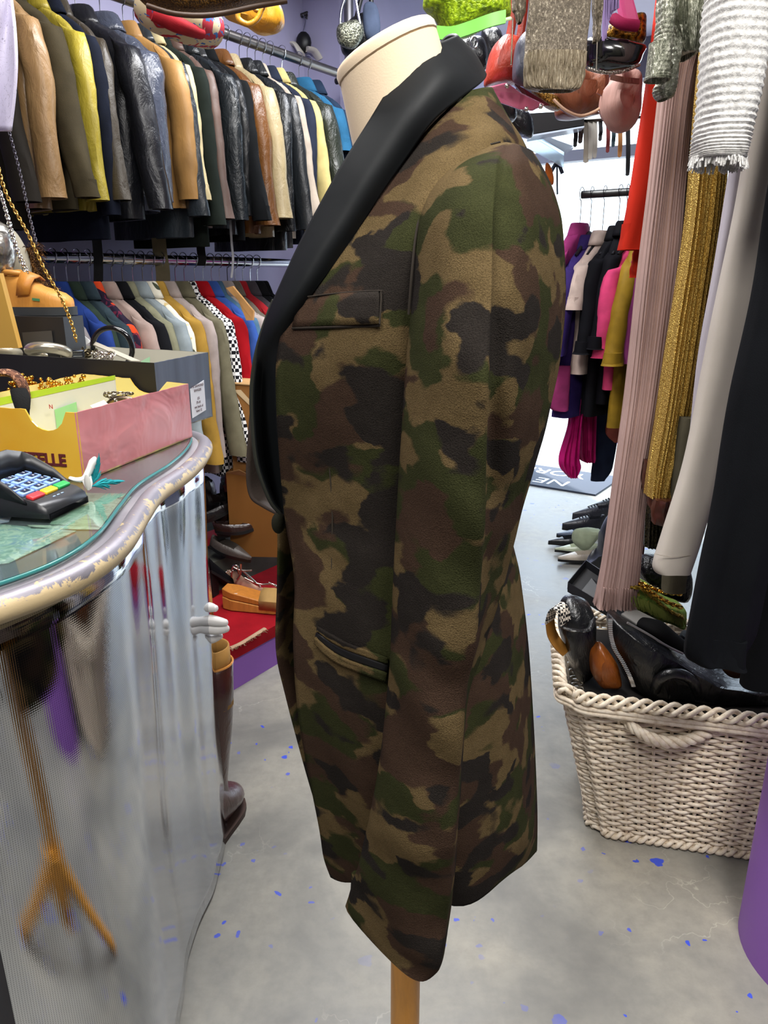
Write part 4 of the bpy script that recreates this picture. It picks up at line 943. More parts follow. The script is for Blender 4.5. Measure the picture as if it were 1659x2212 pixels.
m = MB(); m.slab([W(196, 744, 1.85), W(206, 740, 1.85), W(304, 782, 1.78), W(284, 782, 1.77)], .003, (0, -.3, 1)); tag(m.build('ruler', plain('#a8a294', .5)), 'pale grey ruler sticking out of the black shoebox', 'ruler')
m = MB(); m.slab([W(305, 782, 1.8), W(324, 772, 1.8), W(324, 784, 1.8), W(305, 788, 1.8)], .002, (0, -.3, 1)); tag(m.build('paper_tag', plain('#9cc8a0', .7)), 'pale green paper tag in the black shoebox', 'tag')

# mustard box end hanging below the counter end and yellow board at the left edge
m = MB(); m.slab([W(-60, 590, 1.72), W(-2, 590, 1.72), W(40, 752, 1.78), W(-60, 752, 1.78)], .02, (0, 1, 0)); tag(m.build('yellow_board', plain('#d3a44c', .6), smooth=False), 'yellow card panel leaning at the left edge behind the shoeboxes', 'board')
# black display box with shoe
t = thing('display_box', 'black display box under the tan child shoe, with a small window in front', 'box', W(90, 745, 1.95))
m = MB(); a, b = W(25, 683, 1.88), W(136, 685, 1.87); dn = Vector((0, 0, -.12)); m.slab([a, b, b + dn, a + dn], .09, (.15, 1, 0)); wpart(m.build('box_body', BK, None, smooth=False), t)
m = MB(); a, b = W(48, 718, 1.878), W(112, 714, 1.868); m.slab([a, b, b + Vector((0, 0, -.035)), a + Vector((0, 0, -.035))], .002, (.15, -1, 0)); wpart(m.build('window', plain('#3a3c3e', .15), None, smooth=False), t)
m = MB(); m.slab([W(137, 688, 2.0), W(198, 738, 1.98), W(182, 748, 1.98), W(138, 742, 2.0)], .004, (0, -1, .2)); tag(m.build('white_card', plain('#dcdcdc', .6), smooth=False), 'white sloping card right of the black display box', 'card')

# ================= SHOES =================
def shoe(name, label, cat, loc, rz, L, W_, H, mat, sole, style='flat', heel=0, group=None, tilt=0, inner=None):
    """x from heel (0) to toe (L); open topped upper with an inside"""
    t = thing(name, label, cat, loc, rz, group)
    if tilt: t.rotation_euler = (0, tilt, rz)
    N = 18; prof = []
    for i in range(N + 1):
        f = i / N
        hw = W_ / 2 * (math.sin(math.pi * min(1, (f * .98 + .02)) ** .8) ** .45) * (.72 + .28 * math.sin(math.pi * min(1, f * 1.15)))
        if style == 'point': hw *= (1 - .55 * max(0, f - .6) / .4)
        hgt = {'flat': (.62 - .1 * f if f < .55 else .55 - .75 * (f - .55)), 'point': (.6 if f < .5 else .6 - .85 * (f - .5)), 'lace': (.95 - .25 * f if f < .45 else .84 - .9 * (f - .45)), 'pump': (.75 - .5 * f if f < .5 else .5 - .5 * (f - .5)), 'boot': (1.0 if f < .35 else 1.0 - .95 * (f - .35) / .65)}[style]
        z0 = heel * max(0, 1 - f / .62) ** 1.3
        op = 1 if (.06 < f < {'flat': .60, 'point': .62, 'lace': .36, 'pump': .60, 'boot': .3}[style]) else 0
        prof.append((f * L, max(.003, hw), z0 + .012, max(.008, H * hgt), op))
    rings = []
    for x, hw, z0, h, op in prof:
        r = []
        for j in range(17):
            a = math.pi * j / 16; y = hw * math.cos(a); z = h * math.sin(a) ** (.55)
            if op and 4 < j < 12:
                y = hw * math.cos(a) * 1.05; z = h * .22
            r.append(Vector((x, y, z0 + z)))
        rings.append(r)
    m = MB(); m.loft(rings, True, True, True); m.build('upper', mat, t)
    m = MB(); m.loft([[Vector((x, hw * 1.06, z0 - .012)), Vector((x, hw * 1.06, z0 + .001)), Vector((x, -hw * 1.06, z0 + .001)), Vector((x, -hw * 1.06, z0 - .012))] for x, hw, z0, h, op in prof]); m.build('sole', sole, t)
    if heel > .015:
        m = MB(); hw = W_ * (.12 if heel > .05 and style == 'pump' else .3); m.loft([[Vector((.005 + dx * k, sy * hw * k, z)) for dx, sy in ((0, -1), (.05 + hw * .6, -1), (.05 + hw * .6, 1), (0, 1))] for z, k in ((0, .8), (heel * .6, .85), (heel, 1.1))]); m.build('heel', sole, t)
    elif style in ('lace', 'flat', 'boot'):
        m = MB(); m.box(L * .14, 0, .004, L * .26, W_ * .72, .008); m.build('heel', sole, t, smooth=False)
    if style == 'lace':
        m = MB()
        for k in range(4):
            x = L * (.38 + .07 * k); z = H * (.87 - .07 * k) + .02; m.tube([(x, -W_ * .2, z - .012), (x, 0, z), (x, W_ * .2, z - .012)], .003, 6, k=3)
        m.build('laces', plain('#0c0c0c', .8), t)
    return t
# tan child shoe with strap on the display box
TAN = leather('#cf8f3c', .5, .2, 30, .05); SOLE = plain('#2c3033', .7)
base = W(20, 678, 1.95); t = thing('child_shoe', 'tan leather child shoe with velcro strap and dark rubber sole on the black display box', 'shoe', base, R(-4))
def cross(x, hw, z0, h, sq=.5, n=18): return [Vector((x, hw * math.copysign(abs(math.cos(a)) ** .7, math.cos(a)), z0 + h * max(0, math.sin(a)) ** sq)) for a in [math.pi * j / (n - 1) for j in range(n)]]
m = MB(); pts = [(.0, .022, .070), (.008, .030, .082), (.03, .034, .080), (.05, .036, .079), (.07, .037, .068), (.095, .039, .052), (.12, .040, .044), (.145, .037, .036), (.16, .028, .026), (.167, .012, .012)]
m.loft([cross(x, hw, .016, h) for x, hw, h in pts]); m.build('upper', TAN, t)
m = MB(); m.tube([(.002, 0, .092), (.02, .024, .10), (.045, .022, .098), (.055, 0, .094), (.045, -.022, .098), (.02, -.024, .10)], .007, 8, closed=True, k=4); m.build('padded_collar', TAN, t)
m = MB(); m.ball((.030, 0, .098), .018, 12, 6, (1.1, 1, .15)); m.build('opening', plain('#3a2412', .8), t)
m = MB(); m.loft([[Vector((.048, -.041, .045)), Vector((.082, -.043, .048))], [Vector((.055, -.041, .075)), Vector((.088, -.040, .070))], [Vector((.060, -.028, .100)), Vector((.092, -.026, .085))], [Vector((.062, 0, .103)), Vector((.094, 0, .09))], [Vector((.06, .03, .09)), Vector((.09, .03, .08))]], closed=False); m.build('velcro_strap', leather('#c9842f', .55, .2, 30, .05), t, solid=.004)
m = MB(); m.slab([(.088, -.0405, .034), (.106, -.0405, .032), (.106, -.0405, .038), (.088, -.0405, .040)], .002, (0, -1, 0)); m.build('label_tab', plain('#3f7a52', .6), t, smooth=False)
m = MB()
for z, k in ((-.004, 1.0), (.008, 1.06), (.020, 1.05)): pass
m.loft([[Vector((x, s_ * (hw + .004), z)) for s_, z in ((1, -.002), (1, .018), (-1, .018), (-1, -.002))] for x, hw in ((-.006, .018), (.0, .028), (.03, .036), (.07, .038), (.12, .042), (.15, .038), (.165, .026), (.173, .008))]); m.build('sole', SOLE, t)

# brown metallic fur / tinsel garland and chains at the left edge
def tuft(name, label, cat, path, r, n, L, rad, mat, seed, parent=None, grav=.5):
    rnd = random.Random(seed); P = spline([Vector(p) for p in path], 8); m = MB()
    for k in range(n):
        p = P[rnd.randrange(len(P))]; a = rnd.uniform(0, 6.28); e = rnd.uniform(-1, 1)
        d = Vector((math.cos(a), math.sin(a), e)).normalized(); q = p + d * r * rnd.random()
        d = (d + Vector((0, 0, -grav))).normalized()
        m.tube([q, q + d * L * .5, q + d * L + Vector((0, 0, -L * .3))], [rad, rad, rad * .3], 3, cap=False)
    m.tube(P, r * .6, 8)
    o = m.build(name, mat, parent); return tag(o, label, cat)
tuft('fur_garland', 'bronze brown tinsel garland hanging behind the tan child shoe', 'garland', [W(62, 535, 2.08), W(72, 580, 2.08), W(92, 620, 2.08), (W(118, 650, 2.08))], .028, 900, .02, .0009, glitter('#6e4a22', '#2a160c', .3, .8), 4)
chain('gold_chain', 'long gold rope chain hanging diagonally down the left edge into the black shoebox', 'chain', [W(-8, 345, 1.75), W(14, 420, 1.75), W(60, 505, 1.74), W(95, 580, 1.73), W(130, 640, 1.72), W(155, 700, 1.72), W(166, 742, 1.72)], .0014, .0056, plain('#c9a050', .3, .9))
chain('silver_chain', 'doubled silver chain nearest the left edge, above the tan child shoe', 'chain', [W(-8, 395, 1.8), W(18, 470, 1.8), W(35, 530, 1.8), W(63, 595, 1.8)], .0012, .0052, SILVER)
chain('silver_chain', 'thick silver link chain beside the doubled one at the left edge', 'chain', [W(-12, 380, 1.78), W(8, 440, 1.78), W(28, 520, 1.78), W(55, 590, 1.78)], .0014, .0060, SILVER)
chain('dark_chain', 'thin dark steel chain hanging from the white garment at the upper left', 'chain', [W(20, 285, 2.0), W(45, 380, 2.0), W(62, 460, 2.0), W(80, 530, 2.0)], .0012, .005, plain('#6c6870', .4, .9))
# white garment with scribbles at the upper left
m = MB(); rows = [[W(x, y, 1.9 + .02 * math.sin(x * .08 + y * .01)) for x in (-70, -40, -10, 15, 26 + 10 * math.sin(y * .012))] for y in (-60, 0, 60, 130, 200, 283)]
scr = base_mat('white_cloth_print', '#c9c4d8', .8); _t = NT(scr); _v = _t.coord(); _n = _t.noise(_v, 28, 2, .5, 3.0)
_t.l(_t.mix(_t.ramp(_n, [(.492, (0, 0, 0, 1)), (.5, (1, 1, 1, 1)), (.508, (0, 0, 0, 1))]), hx('#c4bed4'), hx('#6a6474')), _t.b.inputs['Base Color'])
m.loft(grid_patch(rows, 5, 5), closed=False); tag(m.build('white_garment', scr, solid=.006), 'white printed cloth hanging at the upper left corner', 'cloth')
t = pouch('sequin_cushion', 'shiny silver and white lamé pouch at the left edge above the child shoe', 'bag', [(-60,470),(0,480),(24,505),(30,545),(22,590),(-10,610),(-60,600)], 1.95, .08, glitter('#c9c6c0', '#6d6a64', .25, .9, 40))
t = pouch('cream_pouch', 'soft cream pouch behind the silver chains at the left edge', 'bag', [(20,500),(38,510),(58,550),(66,600),(50,625),(20,620),(12,560)], 2.05, .06, cloth('#b7b09c'))

# ================= CARD TERMINAL =================
u0 = WZ(93, 1126, CT + .006); u1 = WZ(186, 1082, CT + .006); U = (u1 - u0).normalized(); V = Vector((U.y, -U.x, 0)); wT = (u1 - u0).length
ct_m = (u0 + u1) / 2
term = thing('card_terminal', 'black card payment terminal with privacy shield and blue keys on the counter glass', 'terminal', ct_m, math.atan2(V.y, V.x))
# local: x = towards the customer (keypad front), y = along the front edge, z up ; body runs to -x
TB = base_mat('terminal_plastic', '#1e2023', .35, spec=.5); TG = plain('#2b2f33', .3); h = wT / 2
m = MB(); prof = [(-.23, .056, .92), (-.16, .052, .96), (-.10, .044, 1.0), (-.04, .033, 1.0), (-.01, .026, 1.0), (.004, .018, .97), (.008, .008, .9)]
m.loft([[Vector((x, s_ * h * k, z)) for s_, z in ((-.94, .002), (-1, .010), (-1, hh - .008), (-.92, hh), (.92, hh), (1, hh - .008), (1, .010), (.94, .002))] for x, hh, k in prof]); m.build('terminal_body', TB, term)
def topz(x): # top surface height
    for (a, ha, _), (b, hb, _) in zip(prof, prof[1:]):
        if a <= x <= b: return ha + (hb - ha) * (x - a) / (b - a)
    return prof[-1][1]
# shield: U-shaped wall round keypad
sh = [(-.024, -.98, .002), (-.05, -.98, .018), (-.085, -.97, .030), (-.100, -.90, .034), (-.104, -.4, .042), (-.104, .4, .042), (-.100, .90, .034), (-.085, .97, .030), (-.05, .98, .018), (-.024, .98, .002)]
m = MB(); m.loft([[Vector((x, y * h, topz(x) - .006)), Vector((x - .004, y * h * 1.03, topz(x) + z))] for x, y, z in sh], closed=False); m.build('privacy_shield', TB, term, solid=.003)
KB = base_mat('key_blue', '#86a6e0', .35); KD = plain('#101c38', .4)
def key(x, y, sx, sy, mat, sub=None, nm='key'):
    m = MB(); z = topz(x); m.box(0, 0, 0, sx, sy, .006); M = Matrix.Translation((x, y, z + .002)) @ Matrix.Rotation(math.atan2(topz(x - .02) - topz(x + .02), .04), 4, 'Y')
    m.v = [M @ v for v in m.v]; o = m.build(nm, mat, term, bevel=.0018)
    if sub:
        m = MB(); m.box(0, 0, .0034, sx * .62, sy * .55, .0006); m.v = [M @ v for v in m.v]; m.build('key_print', KD, o, smooth=False)
        cu = text_obj('key_number', sub, plain('#dfe8f8', .5), .006, (0, 0, .0038), Matrix.Rotation(R(90), 4, 'Z')); cu.data.transform(M); cu.parent = o
    return o
nums = [['1', '2', '3'], ['4', '5', '6'], ['7', '8', '9'], ['*', '0', '#']]
for r in range(4):
    for c in range(3):
        key(-.091 + r * .0165, (c - 1) * h * .58, .0130, h * .50, KB, nums[r][c])
for c, col in enumerate(('#d8373c', '#e8c02c', '#28a052')):
    key(-.0245, (c - 1) * h * .58, .0135, h * .52, base_mat('key_' + col[1:], col, .35))
for c in range(3):
    m = MB(); x = -.008; z = topz(x); y = (c - 1) * .010; m.prism([(x - .0, y - .003), (x - .0, y + .003), (x - .007, y)], z + .0004, z + .0012); m.build('printed_mark', plain('#aac8f0', .5), term, smooth=False)
# little white ceramic shoe with teal feather
base = WZ(178, 1055, CT + .008)
t = thing('ceramic_shoe', 'small white ceramic high heeled shoe ornament leaning against the pink shoebox', 'ornament', base)
m = MB(); m.tube([W(150, 1032, 1.20), W(165, 1036, 1.20), W(182, 1034, 1.20), W(192, 1018, 1.205), W(200, 998, 1.21), W(206, 988, 1.215)], [.004, .006, .009, .010, .010, .004], 12, k=5, flat=(1, .6)); m.tube([W(186, 1030, 1.2), W(190, 1044, 1.195), W(192, 1057, 1.19)], [.008, .007, .003], 10, k=4, flat=(1.1, .6)); wpart(m.build('shoe_body', base_mat('white_ceramic', '#eeeeea', .2)), t)
m = MB(); m.ball(W(189, 1042, 1.186), .009, 12, 8, (.6, .3, 1.6)); wpart(m.build('insole', plain('#c8c6c0', .5)), t)
FE = cloth('#2a9aa2'); t = thing('teal_feather', 'bright teal feather lying beside the white ceramic shoe on the counter', 'feather', WZ(215, 1045, CT + .008))
rnd = random.Random(5)
for nm, p0, p1 in (('plume', W(198, 1050, 1.20), W(262, 1040, 1.24)), ('plume', W(200, 1045, 1.21), W(214, 985, 1.23))):
    m = MB(); ax = p1 - p0; sd = Vector((0, 0, 1)) if abs(ax.z) < .03 else Vector((1, 0, 0))
    for k in range(70):
        f = rnd.random(); q = p0 + ax * f * .7; e = q + ax * (.3 + rnd.random() * .15) + sd * rnd.uniform(-1, 1) * .012 * (1 - f) + Vector((0, rnd.uniform(-.006, .006), 0)); m.tube([q, (q + e) / 2 + sd * .002, e], [.0014, .0016, .0003], 4, cap=False)
    wpart(m.build(nm, FE), t)

# ================= PLATFORM, BOXES, SHOES AT THE LEFT =================
PF = WZ(503, 1492, 0); 
def PL(a, b, z): return PF + D2 * a + N2 * b + Vector((0, 0, z))
pt = thing('display_platform', 'low shoe platform with worn red carpet top and violet painted front', 'platform', PL(.2, -.4, 0))
m = MB(); m.slab([PL(-.3, 0, 0), PL(1.0, 0, 0), PL(1.0, -.98, 0), PL(-.3, -.98, 0)], .125, (0, 0, 1)); wpart(m.build('platform_base', VIOLET, None, smooth=False), pt)
REDC = cloth('#a01420', .95, .2, 10, .8); m = MB(); m.slab([PL(-.3, .012, .125), PL(1.0, .012, .125), PL(1.0, -.40, .125), PL(-.3, -.40, .125)], .045, (0, 0, 1)); wpart(m.build('red_carpet', REDC, None, smooth=False), pt)
m = MB(); m.slab([PL(-.3, -.40, .125), PL(1.0, -.40, .125), PL(1.0, -.98, .125), PL(-.3, -.98, .125)], .175, (0, 0, 1)); wpart(m.build('grey_step', cloth('#55564e', .95), None, smooth=False), pt)
rnd = random.Random(2); m = MB(); fr = [WZ(498, 1400, .172), WZ(520, 1390, .172), WZ(545, 1375, .172), WZ(572, 1358, .172)]
m.tube(fr, .009, 8, k=4, flat=(1, .5))
for k in range(160):
    f = rnd.random() * 2.99; i = int(f); p = fr[i] + (fr[i + 1] - fr[i]) * (f - i); m.tube([p, p + Vector((rnd.uniform(-.01, .02), rnd.uniform(-.02, .005), rnd.uniform(-.004, .004)))], .0008, 3, cap=False)
tag(wpart(m.build('torn_edge', cloth('#c2a184')), pt), 'frayed beige tear in the carpet')
# cardboard boxes
CARD = cloth('#8a5c2c', .8, .12, 4, .1); CARD2 = cloth('#9a6b3a', .8, .12, 4, .1)
q0 = WZ(500, 1203, .30); 
t = thing('cardboard_box', 'tall brown cardboard box standing on the platform, torn open at the top', 'box', q0)
dq = Vector((.985, -.05, 0)).normalized(); dp = Vector((.05, .985, 0)).normalized()
q0 = q0 + Vector((0, 0, 0)); zt = W(500, 1022, q0.y).z
a, b = q0, q0 + dq * .50; c, d = b + dp * .10, a + dp * .10
m = MB(); m.loft([[Vector((p.x, p.y, z)) for p in (a, b, c, d)] for z in (.302, zt)]); wpart(m.build('carton', CARD, None, smooth=False), t)
m = MB(); m.slab([Vector((a.x, a.y, zt)), a + dq * .12 + Vector((0, 0, zt - .30 - .02)), a + dq * .06 + Vector((0, -.03, zt - .30 + .02))], .004, (0, -.3, 1)); wpart(m.build('torn_flap', cloth('#b08a5a'), None, smooth=False), t)
t = thing('cardboard_box', 'upper cardboard box with clear tape, stacked behind the lapel of the blazer', 'box', q0 + Vector((0, 0, zt - .30)))
zt2 = W(505, 832, q0.y).z; a2 = a + dq * .025 + dp * .02
m = MB(); m.loft([[Vector((p.x, p.y, z)) for p in (a2, a2 + dq * .45, a2 + dq * .45 + dp * .09, a2 + dp * .09)] for z in (zt + .002, zt2)]); wpart(m.build('carton', CARD2, None, smooth=False), t)
m = MB(); m.slab([Vector((a2.x - .01, a2.y - .004, zt2 + .004)), Vector((a2.x + .2, a2.y - .016, zt2 - .01)), Vector((a2.x + .2, a2.y + .10, zt2 + .02)), Vector((a2.x, a2.y + .10, zt2 + .02))], .004, (0, 0, 1)); wpart(m.build('flap', cloth('#c19a6a'), None, smooth=False), t)
m = MB(); m.slab([Vector((a2.x + .02, a2.y - .003, zt2 - .02)), Vector((a2.x + .09, a2.y - .006, zt2 - .09)), Vector((a2.x + .11, a2.y - .008, zt2 - .09)), Vector((a2.x + .05, a2.y - .005, zt2 - .02))], .001, (0, -1, 0)); wpart(m.build('packing_tape', plain('#c9b08a', .12), None, smooth=False), t)
# red box and the leaning red lid
RED = plain('#c01c22', .5); z = .17
t = thing('red_box', 'red cardboard box on the platform behind the boot', 'box', WZ(440, 1260, z))
a, b = WZ(405, 1262, z), WZ(473, 1235, z); m = MB(); up_ = Vector((0, 0, W(470, 1158, b.y).z - z)); m.loft([[a, b, b + Vector((.0, .13, 0)), a + Vector((0, .13, 0))], [p + up_ for p in (a, b, b + Vector((.0, .13, 0)), a + Vector((0, .13, 0)))]]); wpart(m.build('box_body', RED, None, smooth=False), t)
m = MB(); m.tube([W(430, 1160, b.y - .03), W(455, 1178, b.y - .03), W(470, 1200, b.y - .03), W(474, 1228, b.y - .03)], .0025, 6, k=5); tag(m.build('pale_cord', plain('#b89a90', .6)), 'thin pale cord arching in front of the red box', 'cord')
DKL = leather('#1a1414', .25); BRL = leather('#2e1a14', .25)
# dark shoes piled behind
pile = [((432, 1118), 30, .0, DKL, 'black leather shoe at the left of the dark shoe pile on the platform'), ((448, 1092), 70, .08, DKL, 'black shoe standing on its heel in the dark shoe pile'), ((452, 1062), 110, .16, DKL, 'black sandal topmost in the dark shoe pile'),
        ((470, 1150), 10, .0, BRL, 'dark brown shoe at the right foot of the shoe pile beside the cardboard box'), ((488, 1120), 150, .06, BRL, 'brown shoe halfway up the pile beside the cardboard box'), ((480, 1080), 60, .12, DKL, 'glossy black pump near the top right of the shoe pile'), ((455, 1165), 340, .03, leather('#4a423c', .5), 'grey brown shoe lowest in the pile above the red box'), ((495, 1050), 95, .17, DKL, 'black heel leaning against the cardboard box corner')]
for k, ((px, py), a, dz, mt_, lb) in enumerate(pile):
    p = W(px, py + 14, 2.88 + .04 * (k % 3)); shoe('dark_shoe', lb, 'shoe', p, R(a), .19, .075, .065, mt_, BLACK, ('flat', 'pump', 'lace')[k % 3], .03 * (k % 2), 'dark shoes piled on the platform', tilt=R(rnd.uniform(-28, 22)))
p = WZ(455, 1292, .172); shoe('heeled_shoe', 'black suede block heeled shoe on the red carpet seen from behind', 'shoe', p + Vector((0, .0, .0)), R(70), .22, .085, .075, cloth('#101014', .9), plain('#0c0c0e', .6), 'pump', .11)
# wooden clogs and gold sandal
t = thing('wooden_clog', 'pale wooden platform clog with tan leather band on the red carpet', 'shoe', WZ(540, 1320, .172), R(0)); CL = wood('#c4843c')
a0, a1 = WZ(478, 1318, .172), WZ(612, 1330, .172); dx = (a1 - a0).normalized(); sd = Vector((-dx.y, dx.x, 0)) * .085
def slabp(a, b, z0, z1, z2, z3, w_, nm, mat, par):
    m = MB(); d = (b - a); N = 12; top = []
    rings = []
    for i in range(N + 1):
        f = i / N; p = a + d * f; zb = z0 + (z1 - z0) * f; zt_ = z2 + (z3 - z2) * f; k = min(1, .65 + 2.2 * f, .5 + 3 * (1 - f)); s1 = w_ * (1 - k) / 2
        rings.append([Vector((p.x, p.y, zb)) + s1, Vector((p.x, p.y, zb)) + w_ - s1, Vector((p.x, p.y, zt_)) + w_ - s1, Vector((p.x, p.y, zt_)) + s1])
    m.loft(rings); return wpart(m.build(nm, mat, None, bevel=.003), par)
slabp(a0, a1, .172, .172, .222, .190, sd, 'lower_sole', CL, t); slabp(a0 + Vector((0, .004, 0)), a1, .224, .192, .255, .205, sd, 'upper_sole', wood('#b8742e'), t)
mid = a0 + (a1 - a0) * .62; m = MB(); m.loft([[mid + dx * k + Vector((0, -.004, .02)), mid + dx * k + Vector((0, -.006, .055)), mid + dx * k + sd * .3 + Vector((0, 0, .082)), mid + dx * k + sd * .7 + Vector((0, 0, .082)), mid + dx * k + sd * 1.03 + Vector((0, 0, .04))] for k in (0, .03, .06, .085)], closed=False); wpart(m.build('leather_band', cloth('#b8935a', .6, .15, 20, .1), solid=.004), t)
m = MB(); p = W(508, 1282, a0.y - .003); m.box(p.x, p.y, p.z - .003, .016, .002, .007); wpart(m.build('paper_tag', WHITE, smooth=False), t)
t = thing('gold_sandal', 'strappy metallic gold and silver high heeled sandal behind the wooden clog', 'shoe', WZ(545, 1300, .172))
RG = plain('#e0b9a0', .2, .9); Y = 2.86
m = MB(); m.tube([W(488, 1240, Y), W(505, 1246, Y), W(530, 1262, Y - .02), W(560, 1282, Y - .03), W(600, 1284, Y - .04)], [.02, .026, .020, .028, .03], 12, k=5, flat=(.25, 1)); wpart(m.build('insole', plain('#e3bba0', .35, .3)), t)
m = MB(); m.tube([W(495, 1244, Y), W(503, 1262, Y), W(505, 1278, Y)], [.016, .009, .006], 10, k=4); wpart(m.build('heel', GOLD), t)
for pts in ([(500, 1246), (502, 1225), (512, 1222), (516, 1240)], [(502, 1224), (520, 1232), (544, 1232)], [(520, 1218), (519, 1240), (512, 1252)], [(519, 1228), (545, 1252), (562, 1268)], [(528, 1248), (560, 1262), (590, 1262), (604, 1276)], [(580, 1258), (600, 1270), (602, 1286)]):
    strap(t, 'strap', pts, Y - .04, .0045, SILVER)
m = MB()
for k in range(6): m.ball(W(582 + k * 4, 1276, Y - .07), .006, 8, 6)
for k in range(4): m.ball(W(488 + k * 5, 1236 - (k % 2) * 3, Y - .05), .004, 8, 6)
wpart(m.build('gem_trim', SILVER), t)
# riding boot with mannequin hand in it
bt = thing('riding_boot', 'tall brown leather riding boot standing behind the counter end', 'boot', (-.47, 1.64, 0))
BO = leather('#4a1c10', .28, .4, 22, .3)
bx = lambda px, py, Y=1.66: W(px, py, Y)
rg = []
def bring(pxl, pxr, py, Y=1.66, dep=.055):
    a, b = W(pxl, py, Y), W(pxr, py, Y); c = (a + b) / 2; r = (b - a).length / 2
    return [c + Vector((math.cos(q) * r, math.sin(q) * dep, 0)) for q in [2 * math.pi * j / 24 for j in range(24)]]
R0 = [bring(392, 502, 1430), bring(392, 503, 1500), bring(398, 500, 1570), bring(402, 494, 1640), bring(405, 490, 1690), bring(404, 494, 1735, 1.66, .050), bring(408, 492, 1775, 1.66, .045)]
foot = [((-.495, 1.665, .10), .045), ]
m = MB(); m.loft([R0[0]] + R0[1:], True, False, True)
wpart(m.build('shaft', BO, solid=.003), bt)
# foot: toe towards +x and the camera side
def fring(c, w_, h_, dr): 
    s_ = Vector((-dr.y, dr.x, 0)); return [Vector(c) + s_ * math.cos(q) * w_ + Vector((0, 0, math.sin(q) * h_)) for q in [2 * math.pi * j / 20 for j in range(20)]]
dr = Vector((.24, .97, 0)).normalized(); o_ = Vector((-.475, 1.52, 0))
fr_ = [(0, .028, .03, .055), (.02, .038, .065, .075), (.06, .042, .085, .095), (.11, .044, .07, .088), (.15, .047, .05, .066), (.19, .048, .038, .055), (.22, .040, .034, .048), (.24, .028, .026, .040), (.25, .010, .012, .03)]
m = MB(); m.loft([fring(o_ + dr * x + Vector((0, 0, z)), w_, h_, dr) for x, w_, h_, z in fr_]); wpart(m.build('foot', leather('#4c2018', .25, .4, 22, .3)), bt)
m = MB(); s_ = Vector((-dr.y, dr.x, 0)); m.loft([[o_ + dr * x + s_ * w_ * 1.08 * k + Vector((0, 0, z)) for k, z in ((1, .0), (1, .016), (-1, .016), (-1, .0))] for x, w_, _, _ in fr_]); wpart(m.build('sole', plain('#3a2418', .6)), bt)
# tan lining rim and the boot tree
m = MB(); m.tube(R0[0], .003, 6, closed=True, k=2); wpart(m.build('boot_rim', wood('#c4843c')), bt)
m = MB(); m.loft([[p + Vector((0, 0, z)) + (sum(R0[0], Vector()) / 24 - p) * k for p in R0[0]] for z, k in ((-.08, .12), (.0, .12), (.03, .14))], True, True, False); 
m = MB()
rimc = sum(R0[0], Vector()) / 24
def tr(z, k, dx=0): return [rimc + (p - rimc) * k + Vector((dx, 0, z)) for p in R0[0]]
m.loft([tr(-.12, .90), tr(0, .90), tr(.045, .88)], True, False, False)
tag(m.build('boot_liner', cloth('#b98a4a', .6, .1, 20, .1), solid=.004), 'tan leather liner rising out of the brown riding boot', 'liner')
# white mannequin hand resting on the boot top
HM = base_mat('white_plaster', '#dcdad6', .35)
hd = thing('mannequin_hand', 'white mannequin hand with fingers reaching out over the brown riding boot', 'mannequin hand', W(425, 1380, 1.60))
m = MB(); Y = 1.58
m.tube([W(360, 1340, Y), W(395, 1348, Y), W(425, 1352, Y)], [.022, .032, .030], 14, k=4, flat=(.7, 1.2))
wpart(m.build('palm', HM), hd)
for nm, pts, r in (('finger', [(412, 1318, Y - .02), (430, 1312, Y - .02), (452, 1312, Y - .02), (464, 1314, Y - .02)], [0.0124, 0.0130, 0.0118, 0.0083]), ('finger', [(412, 1338, Y - .03), (438, 1338, Y - .03), (465, 1342, Y - .03), (485, 1345, Y - .03)], [0.0130, 0.0136, 0.0124, 0.0088]),
                   ('finger', [(412, 1355, Y - .03), (440, 1356, Y - .03), (468, 1360, Y - .03), (488, 1358, Y - .03)], [0.0130, 0.0136, 0.0124, 0.0088]), ('finger', [(412, 1366, Y - .02), (436, 1372, Y - .02), (456, 1380, Y - .02), (474, 1374, Y - .02)], [0.0118, 0.0124, 0.0112, 0.0083]), ('thumb', [(405, 1372, Y - .035), (425, 1384, Y - .035), (440, 1388, Y - .035), (448, 1388, Y - .035)], [0.0142, 0.0130, 0.0106, 0.0071])):
    P = spline([W(*q) for q in pts], 5); m = MB(); n_ = len(P)
    rr = [r[0], r[0], r[1], r[1], r[1], r[2]]; m.tube(P, [r[min(3, int(i / (n_ - 1) * 3))] + (r[min(3, int(i / (n_ - 1) * 3) + 1)] - r[min(3, int(i / (n_ - 1) * 3))]) * ((i / (n_ - 1) * 3) % 1 if i < n_ - 1 else 0) for i in range(n_)], 12); m.ball(P[-1], r[-1] * 1.0, 12, 8); wpart(m.build(nm, HM), hd)

# ================= RIGHT: WICKER BASKET =================
bk = thing('wicker_basket', 'large whitewashed wicker basket with rope handle, heaped with bags and shoes', 'basket', (.75, 1.75, 0))
bf = [Vector((.548, 1.625, 0)), Vector((1.02, 1.52, 0)), Vector((1.09, 1.85, 0)), Vector((.615, 1.95, 0))]
tf = [Vector((.432, 1.60, 0)), Vector((1.10, 1.44, 0)), Vector((1.19, 1.93, 0)), Vector((.52, 2.08, 0))]
BH = .445
WICK = base_mat('whitewashed_wicker', '#cbb491', .6, spec=.3); _t = NT(WICK); _v = _t.coord(); _n = _t.noise(_v, 60, 4, .6)
_t.l(_t.ramp(_n, [(.3, hx('#c8b69c')), (.5, hx('#e6d8c2')), (.72, hx('#f1e8d6'))]), _t.b.inputs['Base Color']); _t.bump(_t.noise(_t.coord((1, 1, 4)), 160, 3), .3, .001)
def corner(f, k): return bf[k] + (tf[k] - bf[k]) * f
NSX, NSY = 16, 12
